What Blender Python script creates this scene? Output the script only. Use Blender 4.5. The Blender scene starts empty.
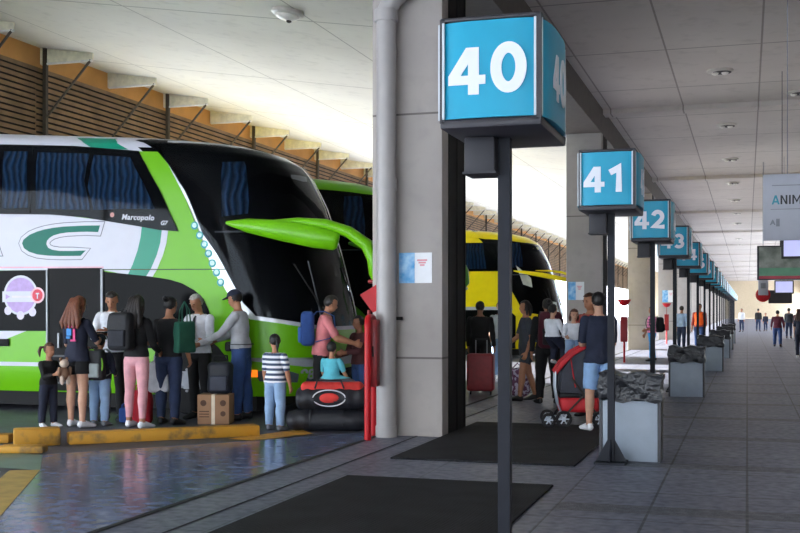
EXPOSURE = 2.4; SKY = 2.0; SUN = 11.0
import bpy, bmesh, math, random
import numpy as np
from mathutils import Vector, Matrix
random.seed(7)
SC = bpy.context.scene
COL = SC.collection
PI = math.pi

# ------------------------------------------------------------------ materials
def lin(h):
    h = h.lstrip('#')
    v = [int(h[i:i+2], 16)/255 for i in (0, 2, 4)]
    return tuple((c/12.92 if c <= .04045 else ((c+.055)/1.055)**2.4) for c in v)

MATS = {}
def mat(name, col, rough=.6, metal=0., var=.12, scale=6., bump=0., bscale=60., spec=.5, emit=0., coat=0.):
    """principled material whose colour wanders a little with object-space noise"""
    if name in MATS: return MATS[name]
    c = lin(col) if isinstance(col, str) else col
    m = bpy.data.materials.new(name); m.use_nodes = True
    nt = m.node_tree; N = nt.nodes; L = nt.links
    b = N['Principled BSDF']
    b.inputs['Roughness'].default_value = rough
    b.inputs['Metallic'].default_value = metal
    b.inputs['Specular IOR Level'].default_value = spec
    b.inputs['Coat Weight'].default_value = coat
    tc = N.new('ShaderNodeTexCoord')
    nz = N.new('ShaderNodeTexNoise'); nz.inputs['Scale'].default_value = scale; nz.inputs['Detail'].default_value = 4
    L.new(tc.outputs['Object'], nz.inputs['Vector'])
    mr = N.new('ShaderNodeMapRange'); mr.inputs['From Min'].default_value = .3; mr.inputs['From Max'].default_value = .7
    mr.inputs['To Min'].default_value = 1-var; mr.inputs['To Max'].default_value = 1+var
    L.new(nz.outputs['Fac'], mr.inputs['Value'])
    mx = N.new('ShaderNodeVectorMath'); mx.operation = 'SCALE'
    mx.inputs[0].default_value = c[:3]
    L.new(mr.outputs['Result'], mx.inputs['Scale'])
    L.new(mx.outputs['Vector'], b.inputs['Base Color'])
    if emit:
        L.new(mx.outputs['Vector'], b.inputs['Emission Color']); b.inputs['Emission Strength'].default_value = emit
    if bump:
        n2 = N.new('ShaderNodeTexNoise'); n2.inputs['Scale'].default_value = bscale; n2.inputs['Detail'].default_value = 5
        L.new(tc.outputs['Object'], n2.inputs['Vector'])
        bp = N.new('ShaderNodeBump'); bp.inputs['Strength'].default_value = bump; bp.inputs['Distance'].default_value = .01
        L.new(n2.outputs['Fac'], bp.inputs['Height']); L.new(bp.outputs['Normal'], b.inputs['Normal'])
    MATS[name] = m
    return m

class NT:
    """tiny helper to write node maths"""
    def __init__(s, m): s.nt = m.node_tree; s.N = s.nt.nodes; s.L = s.nt.links
    def n(s, t, **k):
        o = s.N.new(t)
        for a, v in k.items(): setattr(o, a, v)
        return o
    def put(s, sock, v):
        if hasattr(v, 'links') or isinstance(v, bpy.types.NodeSocket): s.L.new(v, sock)
        else: sock.default_value = v
    def math(s, op, a, b=0., c=0.):
        o = s.n('ShaderNodeMath', operation=op)
        s.put(o.inputs[0], a); s.put(o.inputs[1], b); s.put(o.inputs[2], c)
        return o.outputs[0]
    def mix(s, f, a, b):
        o = s.n('ShaderNodeMix', data_type='RGBA')
        s.put(o.inputs[0], f)
        for i, v in ((6, a), (7, b)):
            if isinstance(v, tuple): v = (*v[:3], 1)
            s.put(o.inputs[i], v)
        return o.outputs[2]
    def noise(s, vec, scale, detail=4):
        o = s.n('ShaderNodeTexNoise'); o.inputs['Scale'].default_value = scale; o.inputs['Detail'].default_value = detail
        s.L.new(vec, o.inputs['Vector']); return o.outputs['Fac']
    def obj(s): return s.n('ShaderNodeTexCoord').outputs['Object']
    def xyz(s, v):
        o = s.n('ShaderNodeSeparateXYZ'); s.L.new(v, o.inputs[0]); return o.outputs
    def remap(s, v, a, b, c, d):
        o = s.n('ShaderNodeMapRange'); s.put(o.inputs[0], v)
        for i, k in enumerate((a, b, c, d)): o.inputs[i+1].default_value = k
        return o.outputs[0]
    def line(s, v, period, off, half):
        """1 inside a joint line"""
        a = s.math('SUBTRACT', v, off - period/2)
        a = s.math('FLOORED_MODULO', a, period)
        a = s.math('ABSOLUTE', s.math('SUBTRACT', a, period/2))
        return s.math('LESS_THAN', a, half)
    def bump(s, h, strength, dist, sock):
        b = s.n('ShaderNodeBump'); b.inputs['Strength'].default_value = strength; b.inputs['Distance'].default_value = dist
        s.L.new(h, b.inputs['Height']); s.L.new(b.outputs[0], sock)

def newmat(name, rough=.6):
    m = bpy.data.materials.new(name); m.use_nodes = True
    h = NT(m); b = h.N['Principled BSDF']; b.inputs['Roughness'].default_value = rough
    MATS[name] = m
    return m, h, b

def pattern_stripes(name, c1, c2, period, frac=.5, axis=2, rough=.85):
    m, h, b = newmat(name, rough)
    v = h.xyz(h.obj())[axis]
    f = h.math('LESS_THAN', h.math('FLOORED_MODULO', v, period), period*frac)
    h.L.new(h.mix(f, lin(c1), lin(c2)), b.inputs['Base Color'])
    return m

# ------------------------------------------------------------------ mesh helper
class MB:
    def __init__(s): s.bm = bmesh.new(); s.mi = 0
    def _mark(s, faces):
        for f in faces: f.material_index = s.mi
    def box(s, c, d, rz=0., bev=0., seg=2, M=None):
        bm2 = bmesh.new()
        bmesh.ops.create_cube(bm2, size=1)
        bmesh.ops.scale(bm2, vec=d, verts=bm2.verts)
        if bev:
            bmesh.ops.bevel(bm2, geom=bm2.edges[:], offset=bev, segments=seg, affect='EDGES', profile=.5)
        T = Matrix.Translation(c) @ Matrix.Rotation(rz, 4, 'Z')
        if M: T = M
        bmesh.ops.transform(bm2, matrix=T, verts=bm2.verts)
        s.merge(bm2); return s
    def merge(s, bm2):
        vm = {}
        for v in bm2.verts: vm[v.index if False else v] = s.bm.verts.new(v.co)
        for f in bm2.faces:
            try:
                g = s.bm.faces.new([vm[v] for v in f.verts]); g.material_index = s.mi
            except ValueError: pass
        bm2.free()
    def tube(s, pts, r, n=10, sq=None, caps=True):
        pts = [Vector(p) for p in pts]
        rs = r if isinstance(r, list) else [r]*len(pts)
        rings = []
        up = None
        for i, p in enumerate(pts):
            if i == 0: d = pts[1]-pts[0]
            elif i == len(pts)-1: d = pts[-1]-pts[-2]
            else: d = (pts[i+1]-pts[i]).normalized() + (pts[i]-pts[i-1]).normalized()
            d.normalize()
            if up is None:
                a = Vector((0, 0, 1)) if abs(d.z) < .9 else Vector((0, 1, 0))
                u = d.cross(a).normalized()
            else:
                u = (up - d*up.dot(d)).normalized()
            up = u
            w = d.cross(u)
            rr = rs[i]
            ru, rw = (rr if isinstance(rr, tuple) else (rr, rr))
            rings.append([s.bm.verts.new(p + u*ru*math.cos(2*PI*k/n) + w*rw*math.sin(2*PI*k/n)) for k in range(n)])
        fs = []
        for a, b in zip(rings, rings[1:]):
            for k in range(n):
                fs.append(s.bm.faces.new((a[k], a[(k+1) % n], b[(k+1) % n], b[k])))
        if caps:
            fs.append(s.bm.faces.new(rings[0][::-1])); fs.append(s.bm.faces.new(rings[-1]))
        s._mark(fs); return s
    def cyl(s, p0, p1, r0, r1=None, n=16):
        return s.tube([p0, p1], [r0, r0 if r1 is None else r1], n)
    def ell(s, c, r, M=None, u=14, v=9):
        bm2 = bmesh.new()
        bmesh.ops.create_uvsphere(bm2, u_segments=u, v_segments=v, radius=1)
        bmesh.ops.scale(bm2, vec=r if isinstance(r, (tuple, list)) else (r, r, r), verts=bm2.verts)
        if M: bmesh.ops.transform(bm2, matrix=M, verts=bm2.verts)
        bmesh.ops.translate(bm2, vec=c, verts=bm2.verts)
        s.merge(bm2); return s
    def prism(s, poly, f, d):
        """extrude 2-D polygon: f(u,v,w) -> point, from w=0 to w=d"""
        a = [s.bm.verts.new(f(u, v, 0)) for u, v in poly]
        b = [s.bm.verts.new(f(u, v, d)) for u, v in poly]
        n = len(poly)
        fs = [s.bm.faces.new(a), s.bm.faces.new(b[::-1])]
        for i in range(n):
            fs.append(s.bm.faces.new((a[i], b[i], b[(i+1) % n], a[(i+1) % n])))
        s._mark(fs); return s
    def quad(s, *p):
        f = s.bm.faces.new([s.bm.verts.new(q) for q in p]); s._mark([f]); return s
    def wheel(s, c, r, w, axis=(0, 1, 0), n=24):
        a = Vector(axis)*w/2; c = Vector(c)
        e = a.normalized()
        return s.tube([c-a, c-a*.8, c+a*.8, c+a], [r*.93, r, r, r*.93], n)
    def build(s, name, m, parent=None, smooth=40, recalc=True):
        if recalc: bmesh.ops.recalc_face_normals(s.bm, faces=s.bm.faces[:])
        me = bpy.data.meshes.new(name); s.bm.to_mesh(me); s.bm.free()
        for x in (m if isinstance(m, (list, tuple)) else [m]): me.materials.append(x)
        if smooth:
            me.polygons.foreach_set('use_smooth', [True]*len(me.polygons))
            me.set_sharp_from_angle(angle=math.radians(smooth))
        o = bpy.data.objects.new(name, me); COL.objects.link(o)
        if parent: o.parent = parent
        return o

def tag(o, label=None, cat=None, group=None, kind=None):
    if label: o['label'] = label
    if cat: o['category'] = cat
    if group: o['group'] = group
    if kind: o['kind'] = kind
    return o
def empty(name, loc, rz=0., label=None, cat=None, group=None):
    o = bpy.data.objects.new(name, None); COL.objects.link(o)
    o.empty_display_size = .2
    o.location = loc; o.rotation_euler = (0, 0, rz)
    return tag(o, label, cat, group)
def struct(o): o['kind'] = 'structure'; return o
def copy_tree(o, parent=None):
    c = o.copy(); COL.objects.link(c)
    if parent: c.parent = parent
    for ch in [k for k in o.children]: copy_tree(ch, c)
    return c
def text_bm(txt, size, bold=0., extrude=.002, align='CENTER', shear=0., width=1., space=1.):
    cu = bpy.data.curves.new('t', 'FONT'); cu.body = txt; cu.size = size; cu.offset = bold; cu.extrude = extrude
    cu.align_x = align; cu.align_y = 'CENTER'; cu.shear = shear; cu.space_character = space
    o = bpy.data.objects.new('t', cu); COL.objects.link(o)
    dg = bpy.context.evaluated_depsgraph_get(); dg.update()
    me = bpy.data.meshes.new_from_object(o.evaluated_get(dg))
    bm = bmesh.new(); bm.from_mesh(me)
    bmesh.ops.scale(bm, vec=(width, 1, 1), verts=bm.verts)
    bpy.data.objects.remove(o); bpy.data.curves.remove(cu); bpy.data.meshes.remove(me)
    return bm
def text_obj(name, txt, size, M, m, parent=None, **k):
    b = MB(); b.bm.free(); b.bm = text_bm(txt, size, **k)
    bmesh.ops.transform(b.bm, matrix=M, verts=b.bm.verts)
    return b.build(name, m, parent, smooth=0, recalc=False)
def facing_minus_y(loc, rz=0., tilt=0.):
    """text plane that reads from -Y"""
    return Matrix.Translation(loc) @ Matrix.Rotation(rz, 4, 'Z') @ Matrix.Rotation(PI/2, 4, 'X') @ Matrix.Rotation(tilt, 4, 'Z')

# ------------------------------------------------------------------ camera, sky and sun
cam = bpy.data.cameras.new('camera'); co = bpy.data.objects.new('camera', cam); COL.objects.link(co)
F = 1111.
cam.sensor_width = 36; cam.lens = F/800*36
cam.shift_y = 43.5/800
co.location = (0, 0, 1.5); co.rotation_euler = (PI/2, 0, math.radians(17.35))
cam.clip_end = 2000
SC.camera = co
SC.view_settings.view_transform = 'Standard'; SC.view_settings.look = 'None'
SC.view_settings.gamma = 1; SC.view_settings.use_curve_mapping = False
SC.view_settings.exposure = EXPOSURE
w = bpy.data.worlds.new('sky'); SC.world = w; w.use_nodes = True
nt = w.node_tree
bg = nt.nodes['Background']
tcw = nt.nodes.new('ShaderNodeTexCoord'); sp = nt.nodes.new('ShaderNodeSeparateXYZ')
nt.links.new(tcw.outputs['Generated'], sp.inputs[0])
cr = nt.nodes.new('ShaderNodeValToRGB')
cr.color_ramp.elements[0].position = 0.; cr.color_ramp.elements[0].color = (.86, .93, 1, 1)
cr.color_ramp.elements[1].position = .7; cr.color_ramp.elements[1].color = (.50, .70, 1., 1)
nt.links.new(sp.outputs[2], cr.inputs[0]); nt.links.new(cr.outputs[0], bg.inputs[0])
bg.inputs[1].default_value = SKY
sl = bpy.data.lights.new('sun', 'SUN'); so = bpy.data.objects.new('sun', sl); COL.objects.link(so)
sl.energy = SUN; sl.angle = math.radians(.6); sl.color = (1, .96, .89)
# comes in low from the open left side, slightly from ahead
sun_from = Vector((-1, .22, .285)).normalized()
so.rotation_euler = (-sun_from).to_track_quat('-Z', 'Y').to_euler()
so.location = (-30, 30, 20)

# ------------------------------------------------------------------ setting: ground
def floor_obj(name, poly, z, m):
    b = MB(); b.quad(*[(x, y, z) for x, y in poly])
    o = struct(b.build(name, m, smooth=0))
    if o.data.polygons[0].normal.z < 0: o.data.flip_normals()
    return o
# platform paving: slabs with joints and coarse bands
m, h, b = newmat('platform_paving', .55)
v = h.obj(); X, Y, _ = h.xyz(v)
jx = h.line(X, .7, 0., .010); jy = h.line(Y, 1.25, .55, .010)
band = h.line(Y, 2.5, 1.0, .17)
inplat = h.math('GREATER_THAN', X, -1.4)
n1 = h.noise(v, 1.3); n2 = h.noise(v, 90., 3); n3 = h.noise(v, 12.)
base = h.mix(h.remap(n1, .3, .7, 0, 1), lin('#5e6274'), lin('#727686'))
base = h.mix(h.math('MULTIPLY', h.remap(n3, .45, .75, 0, .5), 1.), base, lin('#4a4c58'))
speck = h.mix(h.math('GREATER_THAN', n2, .52), lin('#3c3d45'), lin('#62636c'))
base = h.mix(h.math('MULTIPLY', band, inplat), base, speck)
jn = h.math('MULTIPLY', h.math('MAXIMUM', jx, jy), 1.)
base = h.mix(h.math('MULTIPLY', jn, h.math('ADD', .45, h.math('MULTIPLY', inplat, .45))), base, lin('#26262b'))
h.L.new(base, b.inputs['Base Color'])
h.bump(h.math('ADD', h.math('MULTIPLY', jn, -1.), h.math('MULTIPLY', n2, .15)), .4, .006, b.inputs['Normal'])
h.L.new(h.remap(n3, .3, .7, .36, .55), b.inputs['Roughness'])
b.inputs['Specular IOR Level'].default_value = .4
floor_obj('floor', [(-4.17, -26), (9, -26), (9, 200), (-4.17, 200)], 0, m)
# dark polished walkway and the bus lanes
m, h, b = newmat('polished_concrete', .2)
v = h.obj(); n1 = h.noise(v, .9); n2 = h.noise(v, 7., 6); n3 = h.noise(v, 60., 3)
base = h.mix(h.remap(n1, .3, .7, 0, 1), lin('#525d79'), lin('#6c7894'))
base = h.mix(h.remap(n2, .5, .72, 0, .55), base, lin('#8c97b2'))
h.L.new(base, b.inputs['Base Color'])
h.L.new(h.remap(n2, .3, .7, .1, .26), b.inputs['Roughness'])
h.bump(n3, .025, .002, b.inputs['Normal'])
POL = [(-4.23, -20), (-4.23, 13.1), (-5.42, 11.6), (-6.96, 9.87), (-6.3, 8.9), (-5.1, 6.7), (-5.1, -20)]
floor_obj('floor_polished', POL, .004, m)
ml = mat('lane_asphalt', '#4b4d58', .5, bump=.25, bscale=120, var=.22, scale=3)
floor_obj('floor_lane', [(-18.5, -26), (-4.17, -26), (-4.17, 200), (-18.5, 200)], -.004, ml)
mo = mat('outside_concrete', '#dcdad6', .8, var=.1, scale=.5)
floor_obj('floor_exterior', [(-260, -200), (-18.5, -200), (-18.5, 360), (-260, 360)], -.01, mo)
floor_obj('floor_forecourt', [(-18.5, -200), (60, -200), (60, -26), (-18.5, -26)], -.012, mo)
# drain gap between platform and walkway
b = MB(); b.box((-4.2, 60, .006), (.055, 200, .004)); struct(b.build('trim_1', mat('drain_dark', '#0c0d11', .8), smooth=0))
b = MB(); b.box((-3.74, 60, .0045), (.02, 200, .003)); struct(b.build('trim_2', mat('joint_dark', '#26272e', .8), smooth=0))
# painted floor edging of the neighbouring walkway nose
# ------------------------------------------------------------------ pillars, beam, ceilings
m, h, b = newmat('painted_concrete', .6)
v = h.obj(); n1 = h.noise(v, .8); n2 = h.noise(v, 5., 6)
_, _, pz = h.xyz(v)
base = h.mix(h.remap(n1, .3, .7, 0, 1), lin('#a39c98'), lin('#b3aca6'))
base = h.mix(h.remap(n2, .5, .8, 0, .35), base, lin('#8f8884'))
pj = h.line(pz, 2.9, 3.83, .012)
base = h.mix(h.math('MULTIPLY', pj, .75), base, lin('#4a4542'))
h.L.new(base, b.inputs['Base Color'])
h.bump(h.math('SUBTRACT', n2, pj), .25, .006, b.inputs['Normal'])
MPIL = m
mdark = mat('dark_steel_channel', '#141212', .7, spec=.15)
PY = [12.65 + 15*k for k in range(-2, 13)]
wl = None
for k, y in enumerate(PY):
    b = MB(); b.box((-3.865, y+.14, 2.94), (.87, .28, 5.88), bev=.012)
    b.box((-3.92, y+.72, 2.94), (.76, .88, 5.88))
    p = struct(b.build('pillar', MPIL, smooth=30))
    b = MB(); b.box((-3.49, y+.72, 2.94), (.10, .86, 5.86)); b.box((-3.445, y+.34, 2.94), (.03, .05, 5.86)); b.box((-3.445, y+.74, 2.94), (.03, .05, 5.86)); b.box((-3.445, y+1.12, 2.94), (.03, .05, 5.86))
    b.build('steel_channel', mdark, p, smooth=0)
b = MB(); b.box((-3.865, 87, 6.19), (.87, 226, .62)); struct(b.build('beam', mat('beam_concrete_shaded', '#5a5350', .75), smooth=0))  # grey darkened to carry the shade on the beam's side faces
# platform ceiling
def ceil_mat(name, c1, c2, jc, x0, px, y0, py, wy):
    m, h, b = newmat(name, .7)
    v = h.obj(); X, Y, _ = h.xyz(v)
    n1 = h.noise(v, .35, 5); n2 = h.noise(v, 3., 5)
    base = h.mix(h.remap(n1, .3, .7, 0, 1), lin(c1), lin(c2))
    base = h.mix(h.remap(n2, .55, .8, 0, .3), base, lin(jc))
    j = h.math('MAXIMUM', h.line(X, px, x0, .018), h.line(Y, py, y0, wy))
    base = h.mix(h.math('MULTIPLY', j, .8), base, lin(jc))
    h.L.new(base, b.inputs['Base Color'])
    h.bump(h.math('SUBTRACT', n2, h.math('MULTIPLY', j, 3.)), .3, .01, b.inputs['Normal'])
    return m
MC1 = ceil_mat('ceiling_slab_platform', '#cac0b9', '#d6cdc5', '#857a73', -1.49, 1.75, 21.9, 3.75, .025)
b = MB(); b.box((2.6, 87, 6.6), (12.2, 226, .2))
struct(b.build('ceiling', MC1, smooth=0))
MC2 = ceil_mat('ceiling_slab_bays', '#d9d3c6', '#e4dfd2', '#9a9284', -8., 4.2, 20., 7.5, .03)
b = MB(); b.prism([(-4.3, 6.5), (-18.9, 8.76), (-18.9, 9.0), (-4.3, 6.8)], lambda u, v, w: (u, -26+w, v), 226)
struct(b.build('ceiling_bays', MC2, smooth=0))
for y in PY[2:]:
    b = MB(); b.box((2.6, y+.55, 6.44), (12.2, .5, .12)); struct(b.build('ceiling_rib', MC1, smooth=0))
# ---- louvre wall along the open side
msl = mat('louvre_wood', '#86694a', .7, var=.3, scale=1.2)
mpost = mat('louvre_post_steel', '#4a4033', .6)
mpl = mat('eaves_panel_ochre', '#d9a05c', .7, var=.15, scale=.8)
mpc = mat('eaves_panel_cream', '#f4eed6', .7)
mrail = mat('white_rail', '#f2efe6', .5)
def louvre(y0, y1, z0, z1):
    b = MB()
    n = int((z1-z0)/.155)
    for i in range(n):
        z = z0 + (i+.5)*(z1-z0)/n
        b.prism([(.0, -.05), (.02, -.05), (.045, .045), (.025, .045)], lambda u, v, w, z=z: (-18.5+u, y0+w, z+v), y1-y0)
    return struct(b.build('wall_left', msl, smooth=0))
louvre(9, 25.9, 0.1, 8.15)
louvre(25.9, 200, 4.9, 8.15)
louvre(-26, 9, 4.9, 8.15)
b = MB(); b.box((-18.62, 17.5, 4.1), (.06, 17, 8.1)); struct(b.build('wall_left_backing', mat('backing_brown', '#2c241a', .8), smooth=0))
b = MB(); b.box((-18.62, -8.5, 6.5), (.06, 35, 3.3)); struct(b.build('wall_left_backing', mat('backing_brown', '#2c241a', .8), smooth=0))
b = MB(); b.box((-18.62, 113, 6.5), (.06, 174, 3.3)); struct(b.build('wall_left_backing', mat('backing_brown', '#2c241a', .8), smooth=0))
for k in range(-7, 26):
    y = 26.2 + 6.75*k
    full = 8 < y < 30 or k % 2 == 0
    b = MB(); b.box((-18.38, y, 4.35 if full else 6.8), (.11, .11, 8.7 if full else 3.8)); struct(b.build('wall_left_post', mpost, smooth=0))
b = MB(); b.box((-18.6, 87, 8.45), (.06, 226, .6)); struct(b.build('trim_3', mpl, smooth=0))
for k in range(-15, 50):
    y = 26.2 + 3.375*k
    b = MB(); b.tube([(-16.95, y, 8.27), (-18.38, y, 6.75)], .035, 6); struct(b.build('eaves_strut', mpost))
    b = MB(); b.tube([(-18.5, y, 8.25), (-16.9, y, 8.25)], .035, 6); struct(b.build('eaves_rail', mrail))
    # a pale fin across, down from the sloping slab
    b = MB(); b.prism([(-18.55, 8.25), (-16.9, 8.25), (-16.9, 8.45), (-18.55, 8.70)], lambda u, v, w, y=y: (u, y+w, v), .04)
    struct(b.build('eaves_fin', mpc, smooth=0))
# ---- far end and right side
mb = mat('end_wall_beige', '#c9b79c', .8, var=.06)
b = MB(); b.box((-5, 200.2, 4.4), (28, .3, 9)); struct(b.build('wall_end', mb, smooth=0))
b = MB(); b.box((8.8, 87, 5.4), (.3, 226, 2.2)); b.box((8.8, 22, 2.15), (.3, 96, 4.3)); struct(b.build('wall_right', mat('hall_wall', '#b9b2a8', .7), smooth=0))  # unseen wall, left open low down further along to brighten the far ceiling
for y in PY:
    b = MB(); b.box((8.8, y, 1.65), (.5, 1.2, 3.3)); struct(b.build('wall_right_pier', MATS['hall_wall'], smooth=0))

# ---- downpipe on the first pillar
t = empty('downpipe', (-4.075, 12.5, 0), 0, 'grey round rainwater downpipe with an elbow running up the nearest concrete pillar', 'pipe')
mp = mat('grey_pipe_paint', '#a9a5a4', .4, var=.06)
b = MB(); b.tube([(0, 0, 0), (0, 0, 4.95), (.015, 0, 5.05), (.08, .0, 5.17), (.2, 0, 5.26), (.4, 0, 5.36), (.6, 0, 5.5), (.7, 0, 5.75)], .118, 20); b.build('pipe', mp, t)
for z, r in ((4.98, .14), (2.98, .128), (.06, .128)):
    b = MB(); b.cyl((0, 0, z-.07), (0, 0, z+.07), r, n=20); b.build('collar', mp, t)
b = MB(); b.box((.02, .08, 1.4), (.3, .05, .04)); b.build('bracket', mdark, t, 0)
# ---- posters on the pillars
mblue = None
m, h, b_ = newmat('poster_map', .5)
v = h.obj(); n = h.noise(v, 7., 4)
h.L.new(h.mix(h.remap(n, .35, .65, 0, 1), lin('#3f9fe0'), lin('#b4defa')), b_.inputs['Base Color'])
mmap = m
mwh = mat('poster_white', '#eef0f4', .5, var=.03)
mred = mat('poster_red_ink', '#e59ba6', .5, var=.1)
def poster(x0, x1, z0, z1, y, label):
    t = empty('notice_poster', ((x0+x1)/2, y, z0), 0, label, 'poster', 'notices on the pillars')
    w = (x1-x0); hh = z1-z0
    b = MB(); b.box((-w*.26, -.004, hh/2), (w*.48, .008, hh)); b.build('map_panel', mmap, t, 0)
    b = MB(); b.box((w*.23, -.004, hh/2), (w*.52, .008, hh)); b.build('text_panel', mwh, t, 0)
    b = MB()
    for i in range(3): b.box((w*.2, -.009, hh*(.75-.08*i)), (w*(.3-.08*i), .002, .02))
    b.build('printed_lines', mred, t, 0)
poster(-3.96, -3.55, 1.82, 2.18, 12.645, 'blue map and white paper notice on the nearest concrete pillar')
poster(-4.25, -3.85, 1.75, 2.2, 27.645, 'blue and white notice on the pillar behind the stroller group')
poster(-4.1, -3.5, 1.9, 2.5, 57.645, 'blue and white notice on the pillar behind the woman in pink checks')

# ---- mats
m, h, bb = newmat('ribbed_rubber', .8)
v = h.obj(); X, Y, _ = h.xyz(v)
wv = h.math('SINE', h.math('MULTIPLY', X, 150.)); wy = h.math('SINE', h.math('MULTIPLY', Y, 150.))
n1 = h.noise(v, 2.5, 5)
h.L.new(h.mix(h.remap(n1, .35, .7, 0, 1), lin('#17181b'), lin('#26272b')), bb.inputs['Base Color'])
h.bump(h.math('MULTIPLY', wv, wy), .8, .006, bb.inputs['Normal'])
bb.inputs['Specular IOR Level'].default_value = .25
MATL = ['black ribbed rubber mat in the foreground by the bay 40 post', 'black ribbed rubber mat in front of the stroller beside the nearest pillar']
for k in range(2):
    y0 = 5.65+5*k
    b = MB(); b.box((-2.5, y0+1.87, .009), (1.86, 3.75, .018), bev=.004, seg=1)
    tag(b.build('rubber_mat', m, smooth=0), MATL[k], 'mat', 'rubber mats along the platform')

# ---- downlights
mring = mat('downlight_ring', '#cfc8bd', .4); mdk = mat('downlight_recess', '#3a332d', .6); mgl = mat('downlight_bulb', '#f5f0e6', .3)
def downlight(x, y, z, label):
    t = empty('ceiling_downlight', (x, y, z), 0, label, 'ceiling light', 'downlights in the platform ceiling')
    b = MB(); b.tube([(0, 0, 0), (0, 0, -.03), (0, 0, -.05)], [.27, .27, .22], 20); b.build('ring', mring, t)
    b = MB(); b.cyl((0.04, 0, -.045), (0.04, 0, -.056), .19, n=20); b.build('recess', mdk, t)
    for sx in (-.1, .1):
        b = MB(); b.ell((sx, 0, -.055), (.075, .075, .05)); b.build('bulb', mgl, t)
words = ['nearest', 'second', 'third', 'fourth', 'fifth', 'sixth', 'seventh', 'eighth', 'ninth', 'tenth', 'eleventh', 'twelfth']
for k in range(10):
    downlight(-.54, 24.1+7.1*k, 6.5, f'{words[k]} round downlight from the camera along the left row of the platform ceiling')
downlight(1.12, 27.0, 6.5, 'round downlight at the right edge of the view above the hanging white sign')
def dome(x, y, z, label):
    t = empty('dome_light', (x, y, z-.045), 0, label, 'ceiling light', 'dome lights over the bus bays'); t.rotation_euler.y = math.atan(.1548)
    b = MB(); b.tube([(0, 0, .04), (0, 0, -.02), (0, 0, -.05)], [.3, .32, .28], 22); b.build('rim', mring, t)
    b = MB(); b.ell((0, 0, -.04), (.24, .24, .11)); b.build('glass', mgl, t)
    b = MB(); b.ell((.05, 0, -.16), (.05, .05, .03)); b.build('cap', mdk, t)
# sloped ceiling height
cz = lambda x: 6.5 + (-4.3-x)*.1548
dome(-8.2, 19.2, cz(-8.2), 'flat dome light on the bay ceiling above the nearest green coach')
dome(-8.2, 28.6, cz(-8.2), 'flat dome light on the bay ceiling beside the downpipe')

# ---- yellow wheel stops
myel = None
m, h, bb = newmat('worn_yellow_paint', .6)
v = h.obj(); n = h.noise(v, 6., 6)
h.L.new(h.mix(h.remap(n, .52, .72, 0, 1), lin('#c8912a'), lin('#6d5a3c')), bb.inputs['Base Color']); myel = m
def kerb(p, q, hgt, wid, label):
    p = Vector((*p, 0)); q = Vector((*q, 0)); d = q-p
    b = MB(); b.box((0, 0, hgt/2), (d.length, wid, hgt), bev=.02)
    o = b.build('kerb_block', myel); o.location = (p+q)/2; o.rotation_euler = (0, 0, math.atan2(d.y, d.x))
    tag(o, label, 'kerb', 'yellow kerb blocks')
kerb((-7.25, 10.75), (-5.6, 12.2), .13, .22, 'long yellow kerb block in front of the boarding passengers')
kerb((-7.72, 10.42), (-7.33, 10.72), .19, .26, 'short tall yellow kerb block at the left end of the long one')
kerb((-7.5, 9.9), (-7.05, 10.05), .08, .2, 'low worn yellow kerb slab lying in front of the short block')
kerb((-9.3, 10.3), (-7.95, 10.7), .10, .2, 'yellow kerb block at the left edge of the view')
floor_obj('floor_paint_1', [(-5.75, 11.7), (-5.4, 11.62), (-5.0, 12.5), (-5.35, 12.9)], .007, myel)
my2 = mat('edge_paint_yellow', '#b89c55', .6, var=.2)
floor_obj('floor_paint_2', [(-6.3, 8.9), (-6.55, 8.78), (-5.3, 6.4), (-5.1, 6.7)], .009, my2)
floor_obj('floor_paint_3', [(-8.4, 10.0), (-6.96, 9.87), (-6.3, 8.9), (-7.9, 9.05)], .003, mat('green_floor_paint', '#4d7466', .35, var=.2, scale=2))
floor_obj('floor_paint_4', [(-7.9, 8.7), (-6.6, 8.72), (-5.3, 6.4), (-7.9, 6.4)], .003, mat('pale_floor_sticker', '#c9c6d2', .4))
floor_obj('floor_paint_5', [(-7.2, 8.5), (-6.9, 8.5), (-5.7, 6.6), (-6.2, 6.6)], .0045, mat('purple_floor_sticker', '#7468a8', .4))
floor_obj('floor_paint_6', [(-7.9, 8.4), (-7.35, 8.5), (-7.0, 7.8), (-7.9, 7.8)], .006, mat('orange_floor_sticker', '#c98a4a', .4))
# ------------------------------------------------------------------ bay signs
mteal = mat('sign_teal_panel', '#18a0c4', .35, var=.04, spec=.3)
mnum = mat('sign_number_white', '#e6ecf6', .35, var=.02)
mfr = mat('sign_frame_dark', '#2d2c33', .45, var=.1)
mpole = mat('pole_dark_blue', '#141822', .5, var=.15, spec=.25)
mspk = mat('speaker_box_black', '#25252c', .55)
mtrim = mat('sign_edge_strip', '#c9d3da', .4, var=.05)
def arc(cx, cy, rx, ry, a0, a1, n=14):
    return [(cx+rx*math.cos(math.radians(a0+(a1-a0)*i/n)), cy+ry*math.sin(math.radians(a0+(a1-a0)*i/n))) for i in range(n+1)]
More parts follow.
